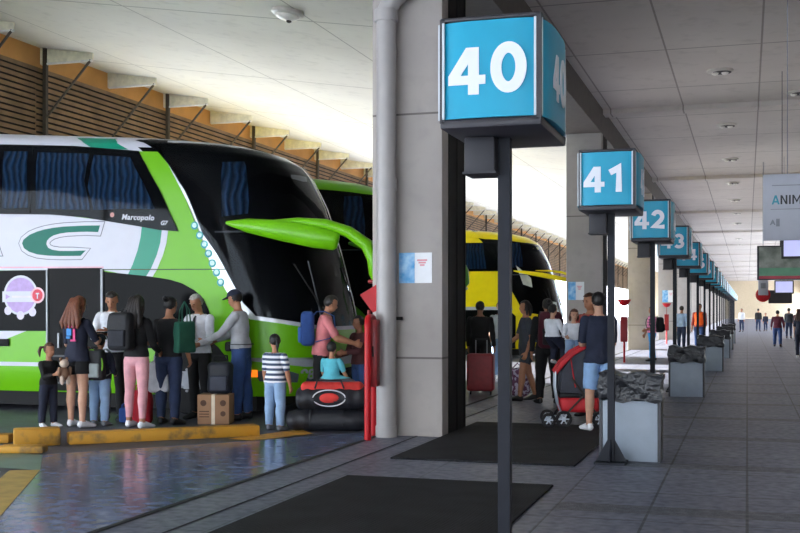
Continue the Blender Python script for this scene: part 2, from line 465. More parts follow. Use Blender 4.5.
# centre lines of the sign digits in a box 0.74 wide and 1 high
DIG = {'0': [arc(.37, .5, .25, .39, 0, 360, 36)],
       '1': [[(.10, .70), (.30, .80), (.42, .88), (.42, .0)]],
       '2': [arc(.35, .64, .23, .25, 165, -20, 16) + [(.50, .44), (.30, .25), (.13, .12), (.70, .11)]],
       '3': [arc(.34, .69, .22, .20, 150, -90, 14), arc(.34, .29, .25, .19, 90, -150, 14)],
       '4': [],
       '5': [[(.62, .89), (.20, .89), (.17, .52)] + arc(.34, .32, .26, .22, 115, -150, 16)],
       '6': [arc(.38, .30, .24, .21, 0, 360, 28), [(.58, .88), (.40, .80), (.22, .60), (.14, .34)]],
       '7': [[(.08, .89), (.64, .89), (.28, .0)]],
       '8': [arc(.37, .70, .19, .19, 0, 360, 26), arc(.37, .30, .24, .21, 0, 360, 28)],
       '9': [arc(.36, .66, .23, .23, 0, 360, 28), [(.59, .62), (.54, .38), (.36, .16), (.18, .11)]]}
QUADS4 = [[(.40, 0), (.62, 0), (.62, .93), (.40, .93)], [(.0, .20), (.40, .20), (.40, .38), (.0, .38)], [(.62, .20), (.75, .20), (.75, .38), (.62, .38)], [(.0, .38), (.25, .38), (.40, .61), (.40, .93), (.36, .93)]]
def digits_bm(txt, hgt, M, thick=.22, ext=.004, gap=.84):
    b = MB(); wtot = gap*(len(txt)-1)+.74
    for i, ch in enumerate(txt):
        if ch == '4':
            for q in QUADS4: b.prism(q, lambda u, v, w, i=i: M @ Vector(((u+i*gap-wtot/2)*hgt, (v-.5)*hgt, w)), ext)
        for li, line in enumerate(DIG[ch]):
            closed = (Vector(line[0])-Vector(line[-1])).length < 1e-4
            n = len(line); L_, R_ = [], []
            for k, (x, y) in enumerate(line):
                a = line[k-1] if k else (line[-2] if closed else None)
                c = line[k+1] if k < n-1 else (line[1] if closed else None)
                p = Vector((x, y)); d1 = (p-Vector(a)).normalized() if a else None; d2 = (Vector(c)-p).normalized() if c else None
                d = (d1+d2).normalized() if a and c else (d1 or d2)
                m_ = Vector((-d.y, d.x)); k_ = min(1.6, 1/max(.4, m_.dot(Vector((-(d1 or d2).y, (d1 or d2).x))))) if (a and c) else 1
                L_.append(p+m_*thick/2*k_); R_.append(p-m_*thick/2*k_)
            for k in range(n-1):
                q = [L_[k], R_[k], R_[k+1], L_[k+1]]
                f = lambda u, v, w: M @ Vector(((u+i*gap-wtot/2)*hgt, (v-.5)*hgt, w))
                b.prism([(v_.x, v_.y) for v_ in q], f, ext+.0012*li)
    return b
def bay_sign(num, y, label):
    t = empty('bay_sign', (-1.27, y, 0), 0, label, 'sign', 'numbered bay signs along the platform')
    b = MB(); b.box((0, 0, 1.24), (.066, .066, 2.44)); b.build('pole', mpole, t, 0)
    b = MB(); b.box((0, 0, .012), (.3, .3, .02))
    for a in range(4):
        M = Matrix.Rotation(a*PI/2, 4, 'Z')
        b.prism([(.03, .0), (.15, .0), (.03, .22)], lambda u, v, w, M=M: M @ Vector((u, w-.006, .02+v)), .012)
    b.build('base_plate', mpole, t, 0)
    # frame: bottom tray, lid and four posts
    b = MB(); b.box((.005, 0, 2.468), (.535, .80, .05), bev=.012); b.box((.005, 0, 3.01), (.535, .80, .025), bev=.01)
    for sx in (-1, 1):
        for sy in (-1, 1): b.box((.005+sx*.254, sy*.387, 2.743), (.026, .026, .54))
    b.build('sign_frame', mfr, t, 30)
    zc = 2.743
    for rz, wd, dep in ((0, .475, .40), (PI/2, .74, .268), (PI, .475, .40), (-PI/2, .74, .268)):
        R = Matrix.Rotation(rz, 4, 'Z')
        # gently bowed panel
        b = MB(); n = 12
        pr = [(-wd/2+wd*i/n, -(dep-.012)-(.022 if wd < .5 else .045)*(1-(2*i/n-1)**4)) for i in range(n+1)]
        pl = pr + [(wd/2, -(dep-.03)), (-wd/2, -(dep-.03))]
        b.prism(pl, lambda u, v, w, R=R: R @ Vector((u, v, zc-.25+w)), .50)
        p = b.build('panel', mteal, t, 30)
        for sx in (-1, 1):
            b = MB(); b.box(tuple(R @ Vector((sx*(wd/2+.004), -dep-.002, zc))), (.012, .012, .5)); b.build('edge_strip', mtrim, t, 0)
        M = R @ facing_minus_y((-.005, -dep-(.0105 if wd < .5 else .0335), zc))
        digits_bm(str(num), .262, M).build('number', mnum, p, 0)
    b = MB(); b.box((-.115, -.02, 2.34), (.17, .22, .2), bev=.01); b.box((-.115, -.02, 2.245), (.185, .235, .012)); b.build('speaker_box', mspk, t, 30)
    return t
ordn = {40: 'nearest', 41: 'second', 42: 'third', 43: 'fourth'}
for k in range(24):
    num = 40+k
    if k < 4: lab = f'teal cube sign numbered {num} on a dark post, {ordn[num]} of the bay signs'
    else: lab = f'distant teal cube bay sign numbered {num} on a dark post beyond sign {num-1}'
    bay_sign(num, 6.0+5*k, lab)

# ------------------------------------------------------------------ litter bins
mbin = mat('bin_grey_panel', '#98a4b2', .45, var=.06)
mbag, h, b_ = newmat('black_bin_liner', .3)
v = h.obj(); n = h.noise(v, 14., 3)
b_.inputs['Base Color'].default_value = (.012, .013, .018, 1)
h.bump(n, .7, .03, b_.inputs['Normal'])
def bin_(x, y, label):
    t = empty('litter_bin', (x, y, 0), 0, label, 'bin', 'litter bins beside the bay posts')
    b = MB(); b.box((0, .0, .3), (.54, .34, .6), bev=.008); b.build('panel_box', mbin, t, 30)
    for sx in (-1, 1):
        b = MB(); b.box((sx*.285, 0, .31), (.03, .36, .62)); b.build('side_frame', mfr, t, 0)
    b = MB(); bm2 = bmesh.new(); bmesh.ops.create_cube(bm2, size=1)
    bmesh.ops.subdivide_edges(bm2, edges=bm2.edges[:], cuts=9, use_grid_fill=True)
    rnd = random.Random(int(y*10))
    for q in bm2.verts:
        f = 1 + .03*math.sin(q.co.x*9+q.co.z*7)+.02*rnd.uniform(-1, 1)
        q.co = Vector((q.co.x*.62*f, q.co.y*.42*f, q.co.z*.27*(1+.03*rnd.uniform(-1, 1))))
        q.co.z += .735 + .02*math.sin(q.co.x*20)
    b.merge(bm2); b.build('bin_liner', mbag, t, 60)
bl = ['grey litter bin with black liner beside the bay 41 post', 'grey litter bin by the bay 43 post', 'third grey litter bin along the platform',
      'fourth grey litter bin along the platform', 'fifth grey litter bin along the platform', 'sixth grey litter bin along the platform']
for (x, y), l in zip([(-1.11, 11.36), (-1.0, 19.95), (-.85, 28.4), (-.8, 36.2), (-.8, 44.), (-.8, 52.)], bl): bin_(x, y, l)

# ------------------------------------------------------------------ fire points
mrp = mat('fire_red_paint', '#b8101c', .4, var=.08, spec=.3)
mrd = mat('fire_red_dark', '#8d0f18', .4, var=.1)
def firepoint(x, y, label, s=1., rz=0.):
    t = empty('fire_point', (x, y, 0), rz, label, 'fire point', 'red fire points by the bays'); t.scale = (s, s, s)
    b = MB(); pts = [(0, 0, 0), (0, 0, 1.32)] + [(.09-.09*math.cos(a), 0, 1.32+.09*math.sin(a)) for a in (.4, .8, 1.2, PI/2)] + [(.36, 0, 1.41)] + [(.36+.09*math.sin(a), 0, 1.32+.09*math.cos(a)) for a in (.4, .8, 1.2, PI/2)] + [(.45, 0, 0)]
    b.tube(pts, .04, 12); b.build('tube_frame', mrp, t)
    b = MB(); b.box((.22, -.05, 1.0), (.30, .10, .78), bev=.02); b.build('cabinet', mrd, t, 30)
    b = MB(); b.box((.065, -.05, 1.02), (.02, .02, .12)); b.build('handle', mdark, t, 0)
    b = MB(); b.tube([(.225, .02, 1.40), (.225, .02, 1.5)], .02, 8); b.build('bracket', mrd, t)
    b = MB(); n = 10
    b.prism([(-.15, 1.68), (.0, 1.47), (.14, 1.53), (.14, 1.86)], lambda u, v, w: (.38+w, -u, v), .02); b.build('warning_plate', mrp, t, 0)
firepoint(-4.17, 12.1, 'red tubular fire point with a tilted red plate standing left of the nearest pillar', rz=1.75)
def firepost(x, y, label):
    t = empty('fire_post', (x, y, 0), 0, label, 'fire point', 'red fire posts by the far bays')
    b = MB(); b.cyl((0, 0, 0), (0, 0, 1.2), .03); b.build('post', mrp, t)
    b = MB(); b.box((0, -.02, .95), (.2, .14, .72), bev=.02); b.build('cabinet', mrd, t, 30)
    b = MB(); b.tube([(0, 0, 1.62), (0, 0, 1.66), (0, 0, 1.8)], [.04, .12, .2], 14); b.build('bell', mrp, t)
    b = MB(); b.cyl((0, 0, 1.3), (0, 0, 1.64), .012); b.build('rod', mrd, t)
firepost(-3.36, 32.3, 'red fire post with a red bell standing in daylight past the third pillar')
firepost(-3.4, 50.5, 'far red fire cabinet post seen left of the orange vest worker')

# ------------------------------------------------------------------ hanging signs and screens
mhs = mat('hanging_sign_grey', '#b9bcc8', .4, var=.03)
mink = mat('sign_ink_dark', '#22262e', .5); mtq = mat('sign_ink_teal', '#2f93a8', .5); mgi = mat('sign_ink_grey', '#8a8d97', .5)
t = empty('hanging_sign', (1.0, 16.8, 2.5), 0, 'large pale grey hanging sign reading ANIM at the right edge', 'sign')
b = MB(); b.box((0, 0, .47), (1.56, .06, .95), bev=.012); b.build('board', mhs, t, 30)
LET = {'A': [[(0, 0), (.2, 0), (.44, .75), (.34, 1)], [(.34, 1), (.44, .75), (.68, 0), (.88, 0), (.54, 1)], [(.26, .2), (.62, .2), (.56, .38), (.32, .38)]],
       'N': [[(0, 0), (.19, 0), (.19, 1), (0, 1)], [(.19, 1), (.19, .7), (.56, 0), (.56, .3)], [(.56, 0), (.75, 0), (.75, 1), (.56, 1)]],
       'I': [[(0, 0), (.19, 0), (.19, 1), (0, 1)]],
       'M': [[(0, 0), (.18, 0), (.18, 1), (0, 1)], [(.18, 1), (.18, .7), (.48, .12), (.48, .42)], [(.48, .42), (.48, .12), (.78, .7), (.78, 1)], [(.78, 0), (.96, 0), (.96, 1), (.78, 1)]]}
for ch, x0 in (('A', -.665), ('N', -.545), ('I', -.43), ('M', -.385)):
    b = MB()
    for k, q in enumerate(LET[ch]): b.prism(q, lambda u, v, w, x0=x0: Vector((x0+u*.125, -.031-w, .51+v*.13)), .004+.0006*k)
    b.build('letter', mtq if ch == 'A' else mink, t, 0)
b = MB(); b.box((-.35, -.032, .78), (.62, .004, .012)); b.box((-.35, -.032, .44), (.66, .004, .010)); b.build('rule_line', mgi, t, 0)
text_obj('small_letter', 'A', .1, facing_minus_y((-.65, -.032, .25)), mgi, t, bold=.004)
b = MB(); b.box((-.58, -.032, .25), (.05, .004, .11)); b.build('icon', mgi, t, 0)
for sx in (-.45, .45):
    b = MB(); b.cyl((sx, 0, .94), (sx, 0, 3.96), .006, n=8); b.build('hanger_rod', mgi, t)
# advert panel
t = empty('advert_panel', (.95, 24.6, 2.13), 0, 'hanging advert panel with green and red bands below the pale sign', 'sign')
b = MB(); b.box((0, 0, .36), (1.5, .08, .72), bev=.01); b.build('frame', mfr, t, 30)
m, h, b_ = newmat('advert_print', .3)
v = h.obj(); n = h.noise(v, 3., 5); n2 = h.noise(v, 9., 5)
h.L.new(h.mix(h.remap(n, .4, .6, 0, 1), lin('#6e7a6a'), h.mix(n2, lin('#8a9384'), lin('#c3c8bb'))), b_.inputs['Base Color'])
b = MB(); b.box((0, -.042, .47), (1.42, .006, .44)); b.build('picture', m, t, 0)
b = MB(); b.box((0, -.042, .17), (1.42, .006, .17)); b.build('green_band', mat('advert_green', '#6fb08a', .4), t, 0)
b = MB(); b.box((0, -.042, .055), (1.42, .006, .06)); b.build('red_band', mat('advert_red', '#c4374a', .4), t, 0)
for sx in (-.25, .3):
    b = MB(); b.box((sx, 0, 1.05), (.09, .06, .7)); b.cyl((sx, 0, 1.4), (sx, 0, 4.37), .007, n=8); b.build('hanger', [mfr], t, 0)
mscr = mat('screen_glow', '#c9ccff', .3, var=.05, scale=3, emit=.13)
def monitor(x, y, z, w, hh, label):
    t = empty('hanging_monitor', (x, y, z), 0, label, 'screen', 'lit information monitors')
    b = MB(); b.box((0, 0, hh/2), (w+.08, .09, hh+.08), bev=.012); b.build('case', mfr, t, 30)
    b = MB(); b.box((0, -.046, hh/2), (w, .008, hh)); b.build('screen', mscr, t, 0)
    b = MB(); b.cyl((0, .02, hh), (0, .02, 6.5-z), .008, n=8); b.build('hanger_rod', mgi, t, 0)
monitor(.95, 20.2, 2.42, .7, .42, 'bright lilac monitor cut by the right edge below the pale sign')
monitor(1.15, 38.3, 2.07, .52, .36, 'small bright monitor hanging beneath the advert panel')
t = empty('sign_cluster', (1.2, 44.5, 1.75), 0, 'dark hanging box sign under the small bright monitor', 'sign')
b = MB(); b.box((0, 0, .25), (.85, .1, .5), bev=.01); b.build('case', mfr, t, 30)
b = MB(); b.cyl((0, 0, .4), (0, 0, 4.75), .01, n=8); b.build('hanger_rod', mgi, t, 0)
t = empty('round_sign', (.55, 42.5, 1.85), 0, 'small round red hanging sign left of the dark box sign', 'sign')
b = MB(); b.wheel((0, 0, .2), .26, .05); b.build('disc', mrp, t)
b = MB(); b.cyl((0, .0, .4), (0, .0, 4.65), .01, n=8); b.build('hanger_rod', mgi, t, 0)
t = empty('white_box_sign', (.52, 39.5, 2.0), 0, 'small white hanging sign left of the small monitor', 'sign')
b = MB(); b.box((0, 0, .3), (.32, .06, .6), bev=.01); b.build('board', mhs, t, 30)
b = MB(); b.box((0, -.032, .32), (.16, .004, .18)); b.build('icon', mgi, t, 0)
b = MB(); b.cyl((0, 0, .5), (0, 0, 4.5), .01, n=8); b.build('hanger_rod', mgi, t, 0)
# ------------------------------------------------------------------ double-deck coaches
RX = -12.3
NE, NA = 2.7, 1.35            # nose exponent, nose length
ZB = [.28, .45, .6, 3.4, 3.7, 3.88, 4.0, 4.08, 4.13]; BB = [1.2, 1.26, 1.28, 1.28, 1.265, 1.22, 1.14, 1.03, .88]
ZX = [.28, .5, .75, 1.2, 1.6, 2.5, 3.2, 3.7, 3.9, 4.02, 4.09, 4.13]; XX = [-5.86, -5.74, -5.70, -5.68, -5.75, -5.97, -6.19, -6.42, -6.58, -6.8, -7.1, -7.6]
XR = -17.9
def bz(z): return float(np.interp(z, ZB, BB))
def xf(z): return float(np.interp(z, ZX, XX))
def gx(x): return .08 - .07*(max(min(x, -6.2), -11.6)+10.76)
def outl(t, z):
    b, f = bz(z), xf(z)
    if abs(t) <= 1:
        a = t*PI/2
        return f-NA+NA*abs(math.cos(a))**(2/NE), math.copysign(b*abs(math.sin(a))**(2/NE), t)
    return f-NA-(abs(t)-1), math.copysign(b, t)
def S0(t, zr, off=0.):
    x, y = outl(t, zr)
    e = .01
    x1, y1 = outl(t-e, zr); x2, y2 = outl(t+e, zr)
    nx, ny = (y2-y1), -(x2-x1)
    l = math.hypot(nx, ny) or 1
    x += nx/l*off; y += ny/l*off
    return Vector((x-RX, y, zr+(zr/4.1)**2*gx(x)))
def zraw(x, z):
    zr = z
    for _ in range(5): zr = z-(zr/4.1)**2*gx(x)
    return min(max(zr, .2), 4.125)
def tnear(x, z):
    zr = zraw(x, z); f = xf(zr)
    q = x-(f-NA)
    if q <= 0: return -1+q
    return -math.acos(min(1, (q/NA)**(NE/2)))/(PI/2)
def S(t, z, off=0.):
    zr = z
    for _ in range(4): zr = zraw(outl(t, min(max(zr, .2), 4.125))[0], z)
    return S0(t, zr, off)
def decal_t(polys, off, m, name, parent, mirror=False, thick=0):
    """polygons in (t, z) laid on the body skin"""
    if isinstance(polys[0][0], (int, float)): polys = [polys]
    bm = bmesh.new()
    for poly in polys:
        bm.faces.new([bm.verts.new((t, z, 0)) for t, z in poly])
    bmesh.ops.triangulate(bm, faces=bm.faces[:], ngon_method='EAR_CLIP')
    ts = [v.co.x for v in bm.verts]; zs = [v.co.y for v in bm.verts]
    def cut(co, no): bmesh.ops.bisect_plane(bm, geom=bm.verts[:]+bm.edges[:]+bm.faces[:], plane_co=co, plane_no=no)
    a = -1.1
    while a < 1.1:
        if min(ts) < a < max(ts): cut((a, 0, 0), (1, 0, 0))
        a += .05
    a = -12.
    while a < -1.1:
        if min(ts) < a < max(ts): cut((a, 0, 0), (1, 0, 0))
        a += .4
    a = .3
    while a < 4.3:
        if min(zs) < a < max(zs): cut((0, a, 0), (0, 1, 0))
        a += .03 if a > 3.4 else .25
    for v in bm.verts: v.co = S(v.co.x, v.co.y, off)
    if mirror:
        for v in bm.verts: v.co.y = -v.co.y
    bm.normal_update()
    for f in bm.faces:
        c = f.calc_center_median()
        out = Vector((.25 if c.x > 4.6 else 0, c.y, 0)) if abs(c.y) > .6 else Vector((1, 0, .1))
        if f.normal.dot(out) < 0: f.normal_flip()
    b = MB(); b.bm.free(); b.bm = bm
    return b.build(name, m, parent, smooth=50, recalc=False)
def decal(polys, off, m, name, parent, mirror=False):
    """polygons in side coordinates (world X, z)"""
    if isinstance(polys[0][0], (int, float)): polys = [polys]
    def dense(p):
        o = []
        for (x0, z0), (x1, z1) in zip(p, p[1:]+p[:1]):
            k = max(1, int(math.ceil(max(abs(x1-x0)/.6, abs(z1-z0)/.15))))
            o += [(x0+(x1-x0)*i/k, z0+(z1-z0)*i/k) for i in range(k)]
        return o
    return decal_t([[(tnear(x, z), z) for x, z in dense(p)] for p in polys], off, m, name, parent, mirror)
def offset_poly(p, d):
    n = len(p); area = sum(p[i][0]*p[(i+1) % n][1]-p[(i+1) % n][0]*p[i][1] for i in range(n))
    s = 1 if area > 0 else -1
    out = []
    for i in range(n):
        a, b, c = p[i-1], p[i], p[(i+1) % n]
        def nrm(u, v):
            dx, dy = v[0]-u[0], v[1]-u[1]; l = math.hypot(dx, dy) or 1
            return dy/l*s, -dx/l*s
        n1, n2 = nrm(a, b), nrm(b, c)
        mx, my = n1[0]+n2[0], n1[1]+n2[1]; k = max(.45, (1+n1[0]*n2[0]+n1[1]*n2[1]))
        out.append((b[0]+mx/k*d, b[1]+my/k*d))
    return out
def circ(cx, cz, r, n=24, a0=0, a1=2*PI): return [(cx+r*math.cos(a0+(a1-a0)*i/n), cz+r*math.sin(a0+(a1-a0)*i/n)) for i in range(n)]

# glass: tinted, see-through and glossy
def glass(name, tint, refl):
    m = bpy.data.materials.new(name); m.use_nodes = True
    h = NT(m); N = h.N; N.remove(N['Principled BSDF'])
    tr = h.n('ShaderNodeBsdfTransparent'); tr.inputs[0].default_value = (*tint, 1)
    gl = h.n('ShaderNodeBsdfGlossy'); gl.inputs['Roughness'].default_value = .04; gl.inputs['Color'].default_value = (.9, .95, 1, 1)
    fr = h.n('ShaderNodeFresnel'); fr.inputs['IOR'].default_value = refl
    nz = h.noise(h.obj(), .7, 2); 
    bp = h.n('ShaderNodeBump'); bp.inputs['Strength'].default_value = .02; h.L.new(nz, bp.inputs['Height']); h.L.new(bp.outputs[0], gl.inputs['Normal'])
    mx = h.n('ShaderNodeMixShader'); h.L.new(fr.outputs[0], mx.inputs[0]); h.L.new(tr.outputs[0], mx.inputs[1]); h.L.new(gl.outputs[0], mx.inputs[2])
    h.L.new(mx.outputs[0], N['Material Output'].inputs['Surface'])
    return m
mglass = glass('coach_glass', (.5, .53, .56), 1.17)
mcab = mat('coach_cabin_black', '#121317', .7, var=.3, scale=1.5, spec=.08)
m, h, b_ = newmat('coach_curtain_blue', .8)
v = h.obj(); X, Y, _ = h.xyz(v)
n = h.noise(v, 2., 3)
wv = h.math('SINE', h.math('ADD', h.math('MULTIPLY', X, 62.), h.math('MULTIPLY', n, 14.)))
h.L.new(h.mix(h.remap(wv, -1, 1, 0, 1), lin('#17344f'), lin('#2f5f8c')), b_.inputs['Base Color'])
h.bump(wv, .8, .03, b_.inputs['Normal'])
mcur = m
mgrn = mat('coach_paint_green', '#6cb80c', .3, var=.03, scale=.6, spec=.3)
mwht = mat('coach_paint_white', '#cccdd8', .3, var=.02, spec=.3)
mtl = mat('coach_paint_teal', '#0a8f72', .3, var=.03, spec=.3)
mltr = mat('coach_letter_teal', '#12705f', .4, var=.03, spec=.2); mlo = mat('coach_letter_outline', '#6d7079', .4)
mpink = mat('coach_pinstripe_pink', '#e3a9b8', .4)
mblk = mat('coach_gloss_black', '#08090b', .15, var=.1, spec=.04)
msil = mat('coach_silver_trim', '#d5d8dc', .25, var=.03, metal=.2)
myl = mat('coach_paint_yellow', '#e8d408', .3, var=.03, spec=.3)
mund = mat('coach_underbody', '#0d0d0f', .8)
mtyre = mat('tyre_rubber', '#17171a', .8, bump=.2); mrim = mat('wheel_rim_steel', '#9c9fa6', .35, metal=.6)
mamb = mat('amber_lamp', '#f07018', .3, emit=.3); mlens = mat('headlamp_lens', '#5b666e', .15, metal=.2)
mgrey = mat('coach_grey_line', '#a4aab0', .4)

STRIP = [(-8.33, 4.05), (-8.058, 3.80), (-7.657, 3.213), (-7.341, 2.678), (-7.106, 2.277), (-6.889, 1.852), (-6.75, 1.598), (-6.566, 1.416)]
def glass_poly(strip):
    L = [(tnear(x, z), z) for x, z in strip]
    L += [(-.42, 1.30), (-.25, 1.265)]
    R = [(-t, z) for t, z in L[::-1]]
    top = [(1.25, 3.99), (.9, 3.93), (.6, 3.86), (.3, 3.83), (0, 3.82), (-.3, 3.83), (-.6, 3.86), (-.9, 3.93), (-1.25, 3.99)]
    return L + R + top
def coach(name, yc, paint, roof, trim, trimw, label, dx=0.):
    t = empty(name, (RX+dx, yc, 0), 0, label, 'coach', 'double-deck coaches parked in the bays')
    # body shell
    ts = [-1-k for k in np.linspace(10.6, .0, 24)][:-1] + list(np.linspace(-1, 1, 61)) + [1+k for k in np.linspace(0, 10.6, 24)][1:]
    zs = [.28, .36, .45, .6, .75, .9, 1.2, 1.5, 1.8, 2.1, 2.4, 2.7, 3., 3.2, 3.4, 3.55, 3.7, 3.8, 3.88, 3.95, 4., 4.05, 4.09, 4.12, 4.13]
    b = MB(); rings = []
    for z in zs: rings.append([b.bm.verts.new(Vector((max(p.x, XR-RX), p.y, p.z))) for p in (S0(q, z) for q in ts)])
    n = len(ts)
    for i in range(len(zs)-1):
        for k in range(n):
            k2 = (k+1) % n
            f = b.bm.faces.new((rings[i][k], rings[i][k2], rings[i+1][k2], rings[i+1][k]))
            cx = (rings[i][k].co.x+rings[i][k2].co.x)/2+RX
            if zs[i] >= 3.88: f.material_index = 1 if cx < -8.25 else 2
    for k in range(n//2):
        f = b.bm.faces.new((rings[-1][k], rings[-1][k+1], rings[-1][n-2-k], rings[-1][n-1-k])) if n-2-k > k+1 else None
        if f: f.material_index = 1 if rings[-1][k].co.x+RX < -8.25 else 2
    b.bm.faces.new(rings[0][::-1])
    b.build('body_shell', [paint, paint if roof is None else roof[0], roof[1] if roof else paint], t, 45)
    # chassis, wheels
    b = MB(); b.box((.2, 0, .22), (11., 2.3, .3)); b.build('chassis', mund, t, 0)
    for wx in (-7.56, -14.6, -15.9):
        for s in (-1, 1):
            if True:
                cx = wx-RX
                b = MB(); b.wheel((cx, s*1.15, .5), .5, .3); wt = b.build('wheel', mtyre, t)
                b = MB(); b.tube([(cx, s*1.285, .5), (cx, s*1.31, .5), (cx, s*1.27, .5), (cx, s*1.33, .5)], [.33, .32, .22, .12], 20)
                for k in range(10):
                    a = k*PI/5; b.cyl((cx+.16*math.cos(a), s*1.26, .5+.16*math.sin(a)), (cx+.16*math.cos(a), s*1.325, .5+.16*math.sin(a)), .02, n=6)
                b.build('rim', mrim, wt)
        decal([(wx-.64, .29)]+[(wx+.64*math.cos(a), .5+.64*math.sin(a)) for a in np.linspace(PI, 0, 16)]+[(wx+.64, .29)], .006, mund, 'wheel_arch', t)
    # windscreen
    gp = glass_poly(STRIP)
    decal_t(offset_poly(gp, trimw), .008, trim, 'windscreen_trim', t)
    decal_t(gp, .014, mcab, 'cabin_lining', t)
    ws = decal_t(gp, .034, mglass, 'windscreen', t)
    decal([(-7.08, 2.82), (-6.72, 2.86), (-6.86, 3.62), (-7.12, 3.6)], .022, mcur, 'windscreen_curtain', t)
    b = MB()
    b.tube([S(q, 2.62-.02*abs(q), .038) for q in np.linspace(-.95, .95, 30)], .012, 6)
    b.tube([S(-.30, z, .038) for z in np.linspace(1.3, 2.2, 8)], .012, 6)
    b.build('windscreen_seam', mat('seam_grey', '#3d4148', .4), t)
    for q0 in (-.25, .3):
        b = MB(); b.tube([S(q0, 1.32, .05), S(q0-.08, 1.7, .06), S(q0-.2, 2.15, .06)], .014, 6); b.build('wiper', mund, t)
    # front lights and plate
    for s in (-1, 1):
        hl = decal_t([(s*q, z) for q, z in [(.50, .48), (.80, .50), (.84, .64), (.66, .68), (.50, .60)]], .012, mlens, 'headlamp', t)
        decal_t([(s*q, z) for q, z in [(.30, .42), (.42, .42), (.42, .54), (.30, .54)]], .012, mlens, 'fog_lamp', t)
    decal_t([(-.95, .80), (-.45, .70), (.45, .70), (.95, .80), (.95, .83), (.45, .735), (-.45, .735), (-.95, .83)], .016, mgrey, 'bumper_line', t)
    decal_t([(-.3, .36), (.3, .36), (.3, .64), (-.3, .64)], .006, mblk, 'grille', t)
    decal([(-6.66, .56), (-6.54, .56), (-6.54, .66), (-6.66, .66)], .02, mamb, 'marker_lamp', t)
    # far side windows, plain
    decal([(-17.2, 2.95), (-17.2, 3.95), (-10.774, 4.0), (-9.55, 3.93), (-8.43, 3.80), (-7.75, 2.622), (-8.745, 2.767), (-9.88, 2.9)], .01, mblk, 'side_glazing', t, mirror=True)
    return t
def mirror_arm(t, paint, dark, k=1.):
    b = MB()
    P = lambda x, y, z: (x-RX, y-15.5, z)
    b.tube([P(-6.95, 14.15, 2.72), P(-6.6, 14.06, 2.67), P(-6.03, 14.02, 2.58), P(-5.6, 14.02, 2.49), P(-5.3, 14.04, 2.43), P(-5.26, 14.05, 2.42)],
           [(p*k, q*k) for p, q in [(.05, .03), (.075, .10), (.085, .15), (.08, .15), (.07, .13), (.04, .09)]], 14)
    a = b.build('mirror_arm', paint, t, 60)
    b = MB()
    b.tube([P(-6.25, 14.08, 2.72), P(-5.85, 14.06, 2.71), P(-5.45, 14.07, 2.66), P(-5.12, 14.08, 2.55), P(-4.88, 14.1, 2.38), P(-4.78, 14.1, 2.18), P(-4.76, 14.1, 1.98), P(-4.78, 14.1, 1.9)],
           [(p*k, q*k) for p, q in [(.03, .02), (.06, .055), (.075, .075), (.085, .08), (.09, .085), (.09, .085), (.085, .08), (.03, .03)]], 14)
    b.build('mirror_arm_bow', paint, t, 60)
    b = MB(); b.box(P(-4.78, 14.1, 1.88), (.1, .2, .05), bev=.02); b.build('mirror_foot', dark, t)

WIN = [(-17.2, 2.95), (-17.2, 4.0), (-10.774, 4.014), (-9.553, 3.939), (-8.432, 3.811), (-8.25, 3.53), (-8.058, 3.226), (-7.9, 2.91), (-7.753, 2.622), (-8.074, 2.651), (-8.40, 2.71), (-8.745, 2.767), (-9.3, 2.86), (-9.879, 2.918), (-10.774, 2.95)]
def side_windows(t, lower=True):
    decal(WIN, .010, mcab, 'window_lining', t)
    curt = [[(-10.72, 3.03), (-10.72, 3.90), (-10.30, 3.88), (-10.27, 3.03)],
            [(-10.13, 3.01), (-10.13, 3.86), (-9.24, 3.80), (-9.30, 3.4), (-9.2, 2.97)],
            [(-9.14, 2.965), (-9.24, 3.3), (-9.16, 3.78), (-8.56, 3.72), (-8.3, 3.3), (-8.13, 2.95), (-8.6, 2.97)],
            [(-12.2, 3.03), (-12.2, 3.9), (-10.85, 3.9), (-10.85, 3.03)], [(-13.8, 3.03), (-13.8, 3.9), (-12.35, 3.9), (-12.35, 3.03)]]
    for c in curt: decal(c, .018, mcur, 'curtain', t)
    w = decal(WIN, .03, mglass, 'side_window', t)
    b = MB(); b.tube([S(tnear(-10.22, 2.95), 2.95, .032), S(tnear(-10.22, 3.95), 3.95, .032)], .012, 6); b.build('window_divider', mund, t)

# --- nearest coach: white and green livery
t1 = coach('double_deck_coach', 15.5, mgrn, (mwht, mblk), msil, .055, 'nearest white and green double-deck coach with the big letter C on its side')
side_windows(t1)
decal([(-17.6, 2.94), (-10.774, 2.96), (-9.879, 2.93), (-8.745, 2.78), (-8.33, 2.70), (-8.36, 2.55), (-8.42, 2.36), (-8.50, 2.16), (-8.58, 2.0), (-8.8, 2.05), (-9.045, 2.09), (-17.6, 2.13)], .004, mwht, 'white_panel', t1)
decal([(-8.35, 2.71), (-8.026, 2.65), (-8.05, 2.47), (-8.107, 2.292), (-8.2, 2.10), (-8.29, 1.972), (-8.58, 2.01), (-8.50, 2.16), (-8.42, 2.36), (-8.37, 2.55)], .007, mtl, 'teal_stripe', t1)
decal([(-8.026, 2.65), (-7.925, 2.64), (-7.95, 2.46), (-8.01, 2.28), (-8.10, 2.09), (-8.19, 1.955), (-8.29, 1.972), (-8.2, 2.10), (-8.107, 2.292), (-8.05, 2.47)], .006, mwht, 'white_stripe', t1)
decal([(-17.6, 3.93), (-17.6, 4.17), (-9.604, 4.085), (-9.2, 3.88), (-10.774, 3.95)], .004, mwht, 'white_roof_band', t1)
decal([(-9.62, 4.09), (-9.096, 4.07), (-8.86, 3.96), (-8.613, 3.84), (-9.247, 3.90)], .006, mtl, 'teal_roof_stripe', t1)
decal([(-9.10, 4.075), (-8.93, 4.06), (-8.7, 3.95), (-8.47, 3.83), (-8.613, 3.84), (-8.86, 3.96)], .006, mwht, 'white_roof_stripe', t1)
